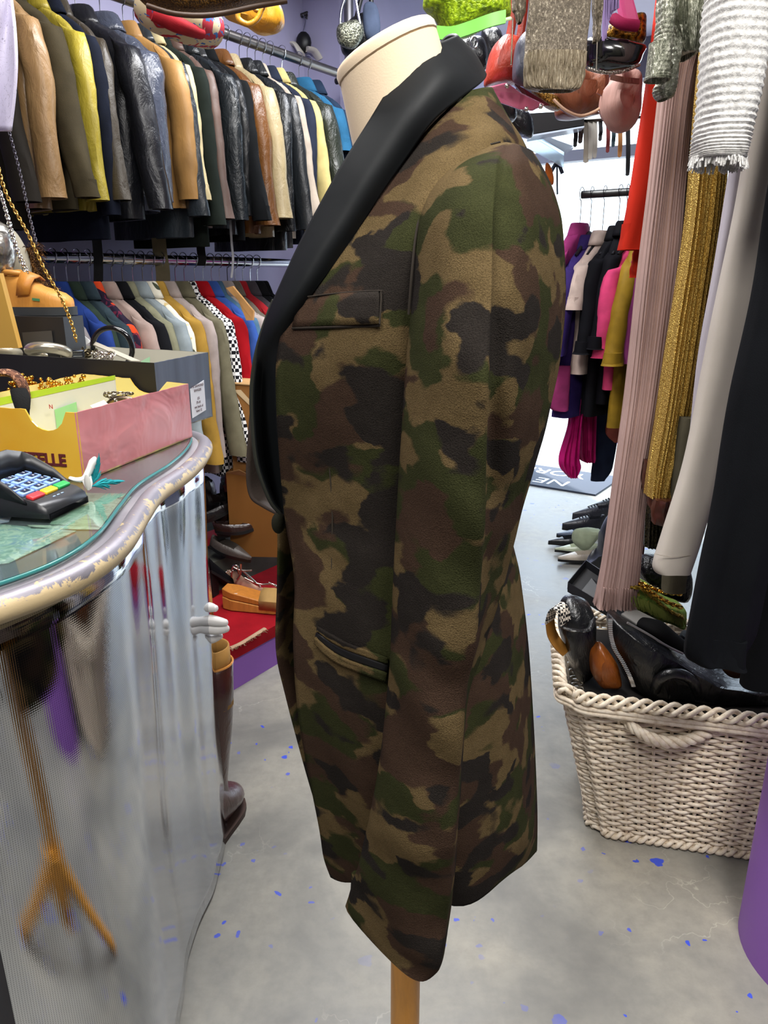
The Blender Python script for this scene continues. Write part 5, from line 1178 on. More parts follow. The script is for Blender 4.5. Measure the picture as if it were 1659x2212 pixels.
def perim(f, n=6, off=0):
    """points round the basket at height fraction f; returns (pos, outward normal, stake phase)"""
    out = []; cs = [corner(f, k) for k in range(4)]; cen = sum(cs, Vector()) / 4
    for k in range(4):
        a, b = cs[k], cs[(k + 1) % 4]; ns = (NSX if k % 2 == 0 else NSY); d = b - a; nr = Vector((d.y, -d.x, 0)).normalized()
        if nr.dot((a + b) / 2 - cen) < 0: nr = -nr
        for j in range(ns * n):
            g = j / (ns * n); rnd_ = .035 * (max(0, 1 - g * 9) ** 2 + max(0, 1 - (1 - g) * 9) ** 2)
            p = a + d * g; p = p + (cen - p).normalized() * rnd_
            out.append((p + Vector((0, 0, f * BH)), nr, (g * ns) + k * 100))
    return out
ROWS = 41
wm = MB()
for r in range(ROWS):
    f = (r + .5) / ROWS * .93 + .01; P = []
    for p, nr, ph in perim(f, 4):
        P.append(p + nr * (.0048 * math.cos(math.pi * (ph + (r // 1) % 2)) + .002 * noise.noise(p * 20)) + Vector((0, 0, .0018 * noise.noise(p * 26 + Vector((r, 0, 0))))))
    wm.tube(P,   .0050 + .0006 * math.sin(r * 2.3), 6, closed=True, flat=(1.0, .95))
wpart(wm.build('woven_wall', WICK, auto=False), bk)
st = MB()
for p0, p1 in zip(perim(.0, 1), perim(.95, 1)):
    st.tube([p0[0], p1[0]], .0045, 6)
wpart(st.build('stakes', WICK), bk)
# plaited rim
rm = MB(); P = perim(.965, 5)
for s_ in range(3):
    Q = []
    for i, (p, nr, ph) in enumerate(P):
        a = i * .55 + s_ * 2 * math.pi / 3; Q.append(p + nr * (math.cos(a) * .013 + .004) + Vector((0, 0, math.sin(a) * .013)))
    rm.tube(Q, .0062, 6, closed=True)
for s_ in range(2): rm.tube([p + nr * .012 + Vector((0, 0, -.022 - s_ * .011)) for p, nr, ph in P], .0060, 6, closed=True)
wpart(rm.build('braided_rim', WICK, auto=False), bk)
rm = MB(); P = perim(.012, 5)
for s_ in range(2): rm.tube([p + nr * (.006 + .008 * math.cos(i * .9 + s_ * 3.1)) + Vector((0, 0, .008 + .008 * math.sin(i * .9 + s_ * 3.1))) for i, (p, nr, ph) in enumerate(P)], .006, 6, closed=True)
wpart(rm.build('foot_rim', WICK, auto=False), bk)
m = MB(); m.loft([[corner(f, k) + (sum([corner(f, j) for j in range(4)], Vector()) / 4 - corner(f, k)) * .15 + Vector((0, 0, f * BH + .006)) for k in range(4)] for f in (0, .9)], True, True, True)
wpart(m.build('gap_shade_box', plain('#17130f', .9), smooth=False), bk)  # dark box added behind the weave so its gaps look shaded
hp = [W(1348, 1556, 1.58), W(1368, 1572, 1.55), W(1400, 1592, 1.53), W(1440, 1603, 1.525), W(1480, 1600, 1.52), W(1515, 1588, 1.52), W(1548, 1572, 1.535)]
hp = spline(hp, 10); hm = MB()
for s_ in range(3):
    hm.tube([p + Vector((0, math.cos(i * .42 + s_ * 2.09) * .008, math.sin(i * .42 + s_ * 2.09) * .008)) for i, p in enumerate(hp)], .0075, 8)
wpart(hm.build('rope_handle', WICK, auto=False), bk)

# contents of the basket
def fab(px, py, z): return WZ(px, py, z)
BLL = leather('#17181a', .3, .8, 26, .3)
t = pouch('leather_boot', 'black leather ankle boot with open folded top at the left end of the basket', 'boot', [(1213,1300),(1240,1288),(1270,1300),(1285,1340),(1284,1378),(1283,1440),(1275,1462),(1252,1470),(1232,1440),(1212,1375),(1206,1345)], 1.72, .11, BLL)
m = MB(); m.tube([W(1211, 1352, 1.66), W(1240, 1362, 1.64), W(1272, 1360, 1.65), W(1282, 1335, 1.69)], .007, 8, k=4, flat=(1, .6)); wpart(m.build('folded_cuff', BLL), t)
t = thing('patterned_strap', 'cream strap with black bow tie pattern looping over the left end of the basket', 'strap', W(1200, 1330, 1.70))
bw = base_mat('bow_print', '#e4d9c8', .6); _t = NT(bw); _v = _t.coord((1, 1, 1)); _c = _t.n('ShaderNodeTexChecker'); _c.inputs['Scale'].default_value = 140; _c.inputs['Color1'].default_value = hx('#e8ddcc'); _c.inputs['Color2'].default_value = hx('#191919'); _t.l(_v, _c.inputs[0]); _t.l(_c.outputs[0], _t.b.inputs['Base Color'])
m = MB(); ribbon(m, [W(1222, 1345, 1.66), W(1217, 1320, 1.66), W(1204, 1308, 1.67), W(1194, 1318, 1.68), W(1188, 1342, 1.70)], (.028, .022, .008), .003); wpart(m.build('printed_side', bw), t)
m = MB(); ribbon(m, [W(1188, 1342, 1.70), W(1192, 1368, 1.70), W(1206, 1392, 1.69), W(1224, 1410, 1.69)], (.024, .022, .008), .003); tag(wpart(m.build('lining_side', leather('#a8722c', .5, .2, 30, .05)), t), 'plain tan end of the strap')
t = pouch('brown_shoe', 'orange brown leather shoe toe lying inside the basket front', 'shoe', [(1275,1415),(1288,1395),(1300,1392),(1318,1410),(1335,1440),(1338,1475),(1300,1478),(1278,1455)], 1.66, .09, leather('#8a4a18', .28, .5))
t = thing('handbag', 'big black leather handbag with curved silver zip lying on top of the basket', 'bag', W(1440, 1420, 1.70))
o = [(1318,1335),(1345,1342),(1400,1362),(1460,1400),(1510,1430),(1560,1455),(1640,1460),(1690,1480),(1690,1510),(1560,1505),(1460,1500),(1366,1480),(1335,1430),(1318,1380)]
P = spline([W(x, y, 1.68) for x, y in o], 5, True); c = sum(P, Vector()) / len(P); rings = []
for i in range(1, 9):
    a = math.pi * i / 9; rings.append([c + (p - c) * math.sin(a) ** .5 + Vector((0, math.cos(a) * -.10, 0)) + Vector((0, noise.noise(p * 14) * .02, 0)) for p in P])
m = MB(); m.loft(rings); wpart(m.build('bag_body', BLL), t)
zp = spline([W(x, y, 1.605) for x, y in ((1318,1338),(1319,1370),(1327,1400),(1345,1430),(1360,1460),(1368,1482))], 8)
m = MB()
for i, p in enumerate(zp):
    m.box(p.x, p.y, p.z, .010, .004, .003)
wpart(m.build('zip', CHROME, smooth=False), t)
strap(t, 'piping', [(1372,1372),(1420,1378),(1478,1412)], 1.60, .003, plain('#9a9a9c', .3, .9)) if False else None
m = MB(); m.tube([W(1415, 1490, 1.60), W(1425, 1468, 1.58), W(1450, 1455, 1.57), W(1480, 1460, 1.57), W(1500, 1478, 1.58), W(1506, 1500, 1.6)], .013, 10, k=5); wpart(m.build('bag_handle', BLL), t)
t = thing('black_box_tray', 'open black flat tray box lying tilted on the heap behind the pink pleated dress', 'tray', W(1350, 1310, 1.82))
tr_ = [W(1265, 1226, 1.98), W(1226, 1274, 1.92), W(1362, 1358, 1.76), W(1400, 1318, 1.84)]
m = MB(); m.slab(tr_, .006, (0, 0, -1)); wpart(m.build('tray_floor', plain('#0e0f12', .45), smooth=False), t)
m = MB()
for k in range(4): m.slab([tr_[k], tr_[(k + 1) % 4], tr_[(k + 1) % 4] + Vector((0, 0, .022)), tr_[k] + Vector((0, 0, .022))], .004, (0, 1, 0))
wpart(m.build('tray_side', plain('#1b1c20', .4), smooth=False), t)
t = thing('black_sandal', 'black wedge shoe with pale grey insole stripe across the top of the basket heap', 'shoe', W(1420, 1360, 1.70))
m = MB(); m.loft([[W(1342, 1326, 1.73), W(1366, 1312, 1.76), W(1366, 1312, 1.76) + Vector((0, 0, -.02)), W(1342, 1326, 1.73) + Vector((0, 0, -.02))], [W(1388, 1356, 1.67), W(1418, 1338, 1.70), W(1418, 1338, 1.70) + Vector((0, 0, -.03)), W(1388, 1356, 1.67) + Vector((0, 0, -.03))]]); wpart(m.build('insole', plain('#85837f', .5), smooth=False), t)
m = MB(); m.tube([W(1385, 1345, 1.69), W(1420, 1358, 1.66), W(1460, 1388, 1.65), W(1500, 1410, 1.64)], [.022, .030, .026, .012], 14, k=5, flat=(1, .6)); wpart(m.build('upper', cloth('#0b0b0c', .8)), t)
strap(t, 'piping', [(1355,1345),(1400,1370),(1440,1395),(1475,1412)], 1.61, .0028, plain('#8f8c8a', .3, .6))
t = pouch('green_purse', 'green embroidered evening purse with gold braid lying on the heap', 'purse', [(1355,1258),(1372,1248),(1400,1258),(1440,1290),(1478,1312),(1478,1355),(1455,1350),(1415,1335),(1380,1318),(1358,1290)], 1.80, .09, floral('#6f8a3c', '#8aa850', '#b09a48', 60, .5))
rnd = random.Random(8); m = MB()
for k in range(70):
    x = 1362 + k * 1.6 + rnd.uniform(-3, 3); y = 1285 + k * .62; m.tube([W(x, y, 1.755), W(x + 3, y + 12, 1.75), W(x + 7 + rnd.uniform(-4, 4), y + 26, 1.755)], .0022, 4)
wpart(m.build('fringe', cloth('#8f9a4a', .7)), t)
m = MB(); a_ = spline([W(1360, 1270, 1.755), W(1385, 1272, 1.75), W(1420, 1300, 1.745), W(1450, 1322, 1.745), W(1476, 1334, 1.745)], 6)
for s_ in range(2): m.tube([p + Vector((0, math.cos(i * 1.1 + s_ * 3.14) * .003, math.sin(i * 1.1 + s_ * 3.14) * .003)) for i, p in enumerate(a_)], .003, 6)
wpart(m.build('gold_braid', glitter('#b89a3a', '#6a5418', .35, .7)), t)
chain('gold_chain', 'gold rope chain lying across the green purse on the basket', 'chain', [W(1362, 1248, 1.80), W(1395, 1264, 1.76), W(1430, 1278, 1.75), W(1478, 1284, 1.75)], .0026, .007, GOLD)
chain('gold_chain', 'second gold chain crossing the front of the green purse', 'chain', [W(1362, 1250, 1.79), W(1400, 1275, 1.74), W(1440, 1300, 1.735), W(1478, 1314, 1.735)], .0026, .007, GOLD)
t = pouch('beaded_purse', 'black beaded purse at the back of the basket heap under the cream trousers', 'purse', [(1378,1215),(1400,1200),(1450,1210),(1490,1235),(1485,1300),(1440,1290),(1400,1262),(1380,1245)], 1.92, .1, glitter('#1a1a1c', '#050506', .3, .4, 120))
t = pouch('black_bundle', 'black fabric bundle filling the right back of the basket', 'bundle', [(1470,1380),(1540,1400),(1700,1400),(1720,1480),(1600,1500),(1500,1480)], 1.80, .2, cloth('#0d0d10'))
t = pouch('brown_purse', 'dark brown suede purse corner at the right of the basket heap', 'purse', [(1560,1440),(1600,1425),(1625,1430),(1620,1455),(1580,1462)], 1.62, .05, cloth('#3a2416'))

# ================= RIGHT: DRESS RACK =================
def drape(t, name, rows, Y, th, mat, pleats=0, pamp=.0, seg=40, hemf=0, ribs=None, k=6, open_end=True, seed=0, wav=.006):
    """hanging cloth tube: rows (pxL, pxR, py[, Y]) -> flattened closed tube with soft folds, pleats or ribs"""
    RR = []
    for r in rows:
        y = r[3] if len(r) > 3 else Y
        a, b = W(r[0], r[2], y), W(r[1], r[2], y); RR.append([a, b])
    A = spline([r[0] for r in RR], k); Bq = spline([r[1] for r in RR], k); rings = []; n = len(A)
    for i in range(n):
        a, b = A[i], Bq[i]; c = (a + b) / 2; hw = (b - a).length / 2; ring = []; f = i / (n - 1)
        rb = (ribs[0] * math.sin(f * ribs[1] * 2 * math.pi)) if ribs else 0
        for j in range(seg):
            an = 2 * math.pi * j / seg; x = math.copysign(abs(math.cos(an)) ** .7, math.cos(an)) * (hw + rb); y = math.copysign(abs(math.sin(an)) ** .7, math.sin(an)) * (th / 2 + rb)
            if pleats: y += (pamp + hemf * max(0, f - .93) / .07) * math.sin(pleats * x / hw * math.pi + math.sin(f * 3) * .4) * (1 if math.sin(an) < 0 else .6)
            y += wav * noise.noise(Vector((x * 22, f * 3, seed))) * (.3 + f); x += wav * noise.noise(Vector((seed + 9, f * 5, j * .2))) * .5
            ring.append(c + Vector((x, y, 0)))
        rings.append(ring)
    if open_end:
        l = rings[-1]; c = sum(l, Vector()) / seg
        rings.append([p + (c - p) * .08 for p in l]); rings.append([p + (c - p) * .15 + Vector((0, 0, .06)) for p in l])
    m = MB(); m.loft(rings, True, True, True); return wpart(m.build(name, mat), t)
RK = (.66, 2.26)
m = MB(); m.tube([(RK[0] + .12, .75, 2.28), (RK[0], 2.3, 2.28)], .016, 14); tag(m.build('clothes_rail', plain('#8a8580', .35, 1)), 'steel clothes rail over the basket carrying the dresses at the right', 'rail')
G_R = 'dresses on the right hand rail'
def gown(name, label, cat, Y, x0): 
    t = thing(name, label, cat, W(x0, 900, Y), 0, G_R); return t
t = gown('red_dress', 'plain orange red dress hanging left of the pink pleated one', 'dress', 1.95, 1380)
drape(t, 'skirt', [(1440,1490,-280),(1428,1492,-60),(1420,1478,0),(1400,1462,150),(1375,1440,320),(1356,1418,450),(1338,1398,531),(1336,1396,540)], 1.95, .07, cloth('#cf2f1a', .8, .1, 14, .2), seed=1)
drape(t, 'sleeve', [(1372,1400,500),(1368,1396,560),(1362,1392,600)], 1.98, .04, cloth('#cf2f1a', .8, .1, 14, .2), seed=2, wav=.02)
t = gown('pleated_dress', 'long dusty pink finely pleated dress reaching down to the basket', 'dress', 1.80, 1350)
drape(t, 'skirt', [(1480,1540,-300),(1460,1540,-60),(1448,1545,40),(1428,1500,180),(1402,1478,400),(1378,1462,600),(1352,1430,850),(1325,1398,1050),(1304,1384,1200),(1290,1378,1275),(1284,1374,1308)], 1.78, .055, cloth('#c2a39b', .75, .08, 14, .1), pleats=14, pamp=.0028, seg=240, hemf=.010, seed=3)
t = gown('pink_pleated_panel', 'narrow second pink pleated strip behind the pink dress, above the basket', 'dress', 2.05, 1380)
drape(t, 'skirt', [(1440,1460,200),(1420,1440,600),(1392,1412,1000),(1374,1388,1205)], 2.05, .03, cloth('#a8807a', .75, .08, 14, .1), pleats=5, pamp=.004, seg=60, seed=5)
GLD = glitter('#e8c870', '#9a7428', .33, .62, 420, .8)
t = gown('gold_dress', 'sparkling gold lamé pleated dress with brown hem bands', 'dress', 1.68, 1470)
drape(t, 'skirt', [(1535,1590,-280),(1525,1590,0),(1508,1575,200),(1494,1562,380),(1480,1548,520),(1446,1522,720),(1420,1492,900),(1402,1470,1010),(1396,1452,1070)], 1.70, .07, GLD, pleats=10, pamp=.008, seg=140, seed=6)
HB = leather('#4a2418', .35, .2, 30, .2)
for k, (x0, x1, y0, y1, YY) in enumerate(((1390, 1410, 995, 1058, 1.735), (1402, 1432, 1045, 1095, 1.70), (1410, 1450, 1078, 1130, 1.66))):
    drape(t, 'hem_band', [(x0 + 4, x1 + 4, y0), (x0, x1, (y0 + y1) / 2), (x0, x1 - 2, y1)], YY, .05, HB, pleats=2, pamp=.004, seg=48, seed=k)
t = gown('black_gold_skirt', 'dark sequined skirt between the pink and the gold dresses', 'skirt', 1.86, 1480)
drape(t, 'skirt', [(1560,1590,-280),(1530,1570,0),(1490,1540,200),(1465,1510,400),(1440,1480,600),(1420,1455,800),(1400,1440,1000),(1392,1430,1180)], 1.88, .05, glitter('#4a4630', '#0c0b08', .4, .6, 220), pleats=6, pamp=.004, seg=90, seed=7)
t = gown('cream_trousers', 'long cream white trouser leg hanging between gold and black garments', 'trousers', 1.5, 1520)
CRM = cloth('#cfc6bb', .85, .06, 10, .15)
drape(t, 'trouser_leg', [(1660,1730,-300),(1648,1715,0),(1628,1690,200),(1598,1668,400),(1560,1640,600),(1520,1600,800),(1478,1560,1000),(1432,1515,1150),(1412,1494,1215),(1414,1490,1234)], 1.50, .05, CRM, seed=8)
drape(t, 'trouser_leg', [(1640,1665,-200),(1620,1655,100),(1575,1610,390),(1540,1580,600),(1505,1540,800),(1490,1520,950)], 1.56, .04, cloth('#c3bcc4', .85, .06, 10, .15), seed=9)
m = MB(); m.tube([on_ for on_ in [W(1413, 1196, 1.472), W(1450, 1203, 1.470), W(1492, 1200, 1.472)]], .0007, 5, k=3); wpart(m.build('hem_seam', cloth('#b0a698')), t)
t = gown('olive_skirt', 'short piece of olive grey hem showing below the cream trousers', 'skirt', 1.66, 1460)
drape(t, 'skirt', [(1470,1500,900),(1440,1490,1150),(1432,1480,1260),(1430,1476,1275)], 1.66, .05, cloth('#5f5a48', .85), seed=10)
t = gown('black_coat', 'long matt black garment at the right edge, nearest the camera', 'coat', 1.30, 1560)
BKV = cloth('#101216', .9, .2, 10, .4)
drape(t, 'coat_front', [(1760,1900,-300),(1735,1880,0),(1700,1850,250),(1665,1830,420),(1628,1790,650),(1585,1740,850),(1545,1700,1050),(1508,1665,1220),(1478,1640,1360),(1473,1620,1410),(1500,1608,1428)], 1.34, .07, BKV, seed=11, wav=.02)
drape(t, 'coat_back', [(1780,1990,-300),(1760,1960,200),(1720,1900,700),(1660,1850,1100),(1620,1800,1350),(1600,1780,1480)], 1.42, .07, cloth('#0c0d10', .95, .2, 10, .4), seed=12)
for k in range(7):
    x, y = ((1650, 640), (1632, 690), (1622, 820), (1618, 850), (1605, 960), (1590, 1080), (1575, 1200))[k]
t = gown('boucle_jacket', 'white boucle knit jacket sleeve with ribbed rows at the upper right', 'jacket', 1.40, 1580)
WB = base_mat('white_boucle', '#cfcfcc', .95, spec=.15, sheen=.3); _t = NT(WB); _v = _t.coord(); _n = _t.noise(_v, 130, 3, .6); _t.l(_t.ramp(_n, [(.3, hx('#a8a7a4')), (.6, hx('#d6d5d1'))]), _t.b.inputs['Base Color']); _t.bump(_n, .7, .004)
drape(t, 'sleeve', [(1585,1720,-260),(1550,1690,-60),(1530,1655,0),(1522,1650,100),(1516,1635,200),(1506,1612,280),(1502,1606,325),(1500,1600,345)], 1.34, .10, WB, ribs=(.0013, 36), k=24, seg=60, seed=13, wav=.008)
rnd = random.Random(6); m = MB(); base_y = 345
for k in range(170):
    f = k / 170; a_ = 2 * math.pi * f; c = W(1552, 346, 1.34); p = c + Vector((math.cos(a_) * .041, math.sin(a_) * .048, .004 - math.cos(a_) * .002)); m.tube([p, p + Vector((rnd.uniform(-.005, .005), rnd.uniform(-.005, .005), -.010 - rnd.random() * .01))], .0016, 4)
wpart(m.build('fringed_cuff', WB), t)
t = gown('silver_blouse', 'sparkling grey green ruched blouse sleeve hanging over the pink dress', 'blouse', 1.55, 1450)
SG_ = base_mat('silver_knit', '#85887a', .45, .5); _t = NT(SG_); _n = _t.noise(_t.coord((1, 1, .5)), 220, 3, .7); _t.l(_t.ramp(_n, [(.35, hx('#66695a')), (.55, hx('#9a9c8a')), (.70, hx('#efede0'))]), _t.b.inputs['Base Color']); _t.bump(_n, .8, .004)
drape(t, 'blouse_body', [(1450,1560,-240),(1430,1540,-40),(1424,1524,30),(1438,1512,85),(1455,1498,120),(1470,1492,124)], 1.60, .08, SG_, pleats=8, pamp=.008, seg=120, seed=14)
drape(t, 'sleeve', [(1432,1468,-60),(1424,1455,0),(1420,1450,55),(1418,1449,90),(1410,1446,130),(1396,1444,165),(1392,1446,175)], 1.54, .05, SG_, ribs=(.0007, 22), k=12, seg=50, seed=15)
drape(t, 'sleeve', [(1450,1480,60),(1448,1472,110),(1442,1462,150),(1415,1458,185),(1416,1452,208),(1424,1440,216)], 1.58, .04, SG_, ribs=(.0007, 16), k=10, seg=50, seed=16)

# hangers along the right rail
for px, Y in ((1475, 1.78), (1545, 1.70), (1680, 1.50), (1800, 1.38), (1640, 1.36), (1490, 1.60), (1455, 1.95)):
    P = Vector((RK[0] + .12 * (2.3 - Y) / 1.55, Y, 2.28)); hanger('black', P, R(0 + 10), 'black hanger on the rail over the basket, above the dresses', 'black hangers on the right rail')

# violet pedestal at the right
m = MB(); m.tube([(.985, 1.25, 0), (.985, 1.25, .62)], .20, 64); tag(m.build('violet_pedestal', VIOLET), 'round violet painted pedestal at the lower right edge', 'pedestal')

# ================= FAR RACK BY THE DOOR =================
FQ = Vector((.835, 3.40, 0))
def FP(s): return FQ + N2 * s
zr = W(1250, 421, 3.40).z
m = MB(); m.tube([FP(0) + Vector((0, 0, zr)), FP(.95) + Vector((0, 0, zr))], .016, 12); tag(m.build('clothes_rail', plain('#4a4a48', .4, .8)), 'dark clothes rail near the bright shop door', 'rail')
FG_ = 'clothes on the rail by the door'
far = [(.00, cloth('#a83a78', .7), .85, 'pink_blouse', 'magenta pink blouse at the left end of the door rail', dict(w=.20)),
       (.045, cloth('#3a2a6a', .8), .92, 'purple_cardigan', 'fuzzy dark purple cardigan, second from the left on the door rail', dict(w=.20)),
       (.10, cloth('#d3bdb0', .8), .74, 'beige_blouse', 'pale beige short blouse with puffed sleeve on the door rail', dict(w=.19, short=True)),
       (.165, cloth('#0f0f14', .8), .94, 'black_dress', 'long black dress between the beige blouse and the hot pink sleeve', dict(w=.17)),
       (.195, cloth('#0d0c12', .8), .9, 'black_dress', 'black dress behind the hot pink sleeve on the door rail', dict(w=.15)),
       (.235, cloth('#e0487a', .7), .78, 'pink_jacket', 'hot pink jacket sleeve in the middle of the door rail', dict(w=.18)),
       (.275, cloth('#9a7a24', .6), .96, 'mustard_dress', 'mustard gold satin dress right of the hot pink sleeve', dict(w=.18, th=.05)),
       (.315, cloth('#8a3a72', .7), .8, 'magenta_blouse', 'dark magenta blouse right of the mustard dress', dict(w=.15)),
       (.355, cloth('#140f1c', .8), .98, 'black_gown', 'black garment between the mustard dress and the plaid shirt', dict(w=.18, th=.05)),
       (.42, floral('#6f7048', '#8a8a4a', '#4a4c34', 30, .5), .92, 'plaid_shirt', 'olive green plaid shirt by the red dress', dict(w=.2, th=.05)),
       (.48, cloth('#1c1a24', .8), .9, 'black_gown', 'black garment hidden at the right end of the door rail behind the dresses', dict(w=.18))]
for i, (s_, mt_, L, nm, lb, op) in enumerate(far):
    P = FP(s_) + Vector((0, 0, zr)); PG = P + Vector((0, 0, -.035 - .05 * ((i * 7) % 4) / 3)); rz = math.atan2(D2.y, D2.x) + R(90) + R(random.uniform(-6, 6))
    op = dict(op); op['th'] = min(op.get('th', .035), .036)
    hang_jacket(nm, lb, 'garment', FG_, PG, rz, mt_, L=L - .06, sl=L * (.6 + .3 * random.random()), seed=80 + i, **op)
    hanger('dark' if 'dark' in HK else 'black', P, rz, 'thin dark hanger on the rail by the bright shop door', 'hangers on the door rail')
# second tier hanging low
def far_drape(name, label, rows, Y, mat, th=.04, pleats=0, pamp=0, cat='garment'):
    t = thing(name, label, cat, W((rows[0][0] + rows[0][1]) / 2, rows[-1][2], Y), 0, FG_); drape(t, 'cloth', rows, Y, th, mat, pleats=pleats, pamp=pamp, seg=60, seed=len(name)); return t
far_drape('fuchsia_scarf', 'bright fuchsia sheer scarf trailing lowest below the door rail', [(1232,1262,860),(1226,1255,920),(1208,1252,985),(1210,1254,1010),(1228,1246,1031)], 3.3, cloth('#d0207c', .5), pleats=4, pamp=.01)
far_drape('magenta_skirt', 'deep magenta skirt right of the fuchsia scarf', [(1250,1288,860),(1248,1288,920),(1250,1286,985),(1262,1284,998)], 3.35, cloth('#a81a5c', .5), pleats=4, pamp=.01)
far_drape('navy_trousers', 'dark navy trouser legs hanging right of the magenta skirt', [(1284,1338,890),(1284,1334,950),(1278,1322,1010),(1276,1306,1038)], 3.4, cloth('#1c2438', .8), cat='trousers')
far_drape('yellow_knit', 'mustard yellow knitted piece below the black dress', [(1246,1268,800),(1242,1266,840),(1242,1264,872)], 3.3, cloth('#b0913a', .8))
far_drape('rose_striped_cuff', 'dusty rose cuff with two dark stripes below the mustard dress', [(1266,1302,810),(1262,1298,850),(1262,1294,880)], 3.28, cloth('#b0706c', .8))
far_drape('berry_sleeve', 'berry pink sleeve end at the far left of the door rail', [(1196,1232,790),(1190,1230,840),(1188,1228,880),(1204,1224,888)], 3.2, cloth('#a03a70', .8))
far_drape('grey_blouse', 'pale grey blouse hem low on the door rail', [(1290,1338,850),(1286,1338,890),(1292,1336,912)], 3.45, cloth('#7c8296', .8))
far_drape('coral_bag_cloth', 'coral and brown gathered cloth left of the pink pleated dress', [(1312,1345,905),(1308,1344,935),(1325,1340,955)], 3.38, cloth('#a8584a', .8))

# shoes on the floor at the right
SR_G = 'shoes on the floor by the door rail'
for lb, px, py, a, mt_, st_, H in (('beige ballet flat nearest the camera in the floor row', 1205, 1212, 187, leather('#bdb1a0', .35), 'flat', .06), ('pale mint pointed shoe with folded socks just behind the beige flat', 1198, 1192, 182, leather('#b9c2a6', .25), 'point', .055),
                        ('black pointed pump, third shoe from the front on the floor', 1184, 1176, 184, leather('#16181c', .3), 'point', .06), ('slate blue flat in the middle of the floor row of shoes', 1202, 1160, 185, leather('#39465c', .35), 'flat', .05),
                        ('charcoal rounded shoe behind the slate blue flat', 1214, 1144, 183, leather('#25262c', .35), 'lace', .08), ('dark lace up shoe, upper left of the floor row', 1236, 1122, 186, leather('#2c2c34', .4), 'lace', .085), ('black laced oxford farthest back in the floor row', 1268, 1108, 186, leather('#1a1b22', .4), 'lace', .09)):
    p = WZ(px, py, .014); dirv = Vector((math.cos(R(a)), math.sin(R(a)), 0))
    shoe('floor_shoe', lb, 'shoe', p - dirv * .24, R(a), .24, .085, H, mt_, BLACK, st_, 0, SR_G)
t = pouch('mint_sock', 'folded pale mint cotton socks stuffed in the pointed shoe on the floor', 'socks', [(1236,1158),(1246,1142),(1290,1142),(1300,1150),(1280,1175),(1262,1188),(1240,1176)], 3.35, .08, cloth('#aab598', .9))
t = pouch('black_boot', 'black rubber boot standing behind the pink dress near the floor shoes', 'boot', [(1300,1140),(1318,1110),(1330,1110),(1330,1200),(1322,1228),(1300,1230),(1268,1225),(1270,1212),(1290,1200),(1296,1165)], 3.0, .1, leather('#202226', .4, .2))

# ================= THINGS HANGING FROM THE CEILING =================
t = pouch('lime_bag', 'shiny lime green sequined bag with pale beaded edge at the top centre', 'bag', [(912,-60),(1105,-60),(1104,0),(1100,38),(1060,48),(1010,72),(975,82),(958,78),(938,40),(914,22),(915,-10)], 1.45, .10, glitter('#b4d422', '#6e8a10', .4, .15, 150))
m = MB()
bd_ = spline([W(956, 80, 1.42), W(985, 82, 1.41), W(1010, 78, 1.40), W(1050, 58, 1.40), W(1085, 45, 1.40), W(1102, 40, 1.41)], 7)
for p in bd_: m.ball(p, .0030, 8, 5)
wpart(m.build('bead_edge', plain('#dff0c0', .2)), t)
m = MB(); ribbon(m, [W(940, 70, 1.385), W(975, 72, 1.38), W(1010, 62, 1.38), W(1060, 44, 1.38), W(1092, 36, 1.385)], (0, .004, .020), .003); wpart(m.build('lining', plain('#63c824', .4)), t)
t = thing('beaded_shawl', 'taupe silver beaded knit panel with fringed lower edge hanging from above', 'shawl', W(1205, 100, 1.6))
KN = base_mat('beaded_knit', '#7a6f60', .7, .15); _t = NT(KN); _n = _t.noise(_t.coord((1.6, 1.6, 1)), 170, 3, .7); _t.l(_t.ramp(_n, [(.4, hx('#5f564a')), (.58, hx('#857a6a')), (.72, hx('#d8cdb8'))]), _t.b.inputs['Base Color']); _t.bump(_n, .8, .004)
drape(t, 'knit_panel', [(1140,1285,-260),(1138,1278,-60),(1142,1276,0),(1137,1270,70),(1134,1266,115)], 1.60, .03, KN, seed=21)
KF = base_mat('bead_fringe', '#9a8d78', .5, .3); _t = NT(KF); _n = _t.noise(_t.coord((6, 6, .6)), 70, 3, .7); _t.l(_t.ramp(_n, [(.4, hx('#7c6e58')), (.6, hx('#a99c84')), (.75, hx('#ded4c0'))]), _t.b.inputs['Base Color']); _t.bump(_n, .9, .006)
drape(t, 'fringe', [(1134,1266,112),(1131,1264,140),(1131,1262,165),(1136,1252,190),(1160,1240,197)], 1.60, .034, KF, pleats=16, pamp=.002, seg=160, seed=22)
t = thing('silver_tassel', 'grey silver beaded tassel right of the taupe beaded panel', 'tassel', W(1290, 60, 1.62)); drape(t, 'tassel', [(1282,1304,-200),(1280,1302,0),(1282,1298,60),(1280,1292,92)], 1.62, .02, KN, pleats=4, pamp=.002, seg=60, seed=23); strap(t, 'string', [(1290,90),(1289,120),(1288,152)], 1.61, .0012, SILVER)
t = thing('silver_tassel', 'short silver beaded tassel left of the taupe beaded panel', 'tassel', W(1118, 20, 1.62)); drape(t, 'tassel', [(1110,1138,-200),(1106,1136,0),(1112,1132,30),(1118,1126,50)], 1.62, .02, KN, pleats=4, pamp=.002, seg=60, seed=24); strap(t, 'string', [(1108,40),(1106,90),(1104,140)], 1.61, .0012, SILVER)
t = thing('lilac_fringe', 'lilac fringe strands hanging beside the silver tassel', 'fringe', W(1318, 30, 1.75)); m = MB(); rnd = random.Random(9)
for k in range(60):
    x = 1306 + k * .55; e = 40 + 50 * math.exp(-((k - 5) / 16) ** 2) - k * .4; m.tube([W(x, -150, 1.75), W(x - 2, 0, 1.74 + rnd.uniform(0, .02)), W(x - 4 + rnd.uniform(-2, 2), e, 1.75)], .0016, 4, k=2)
wpart(m.build('strands', cloth('#a892c8', .6)), t)
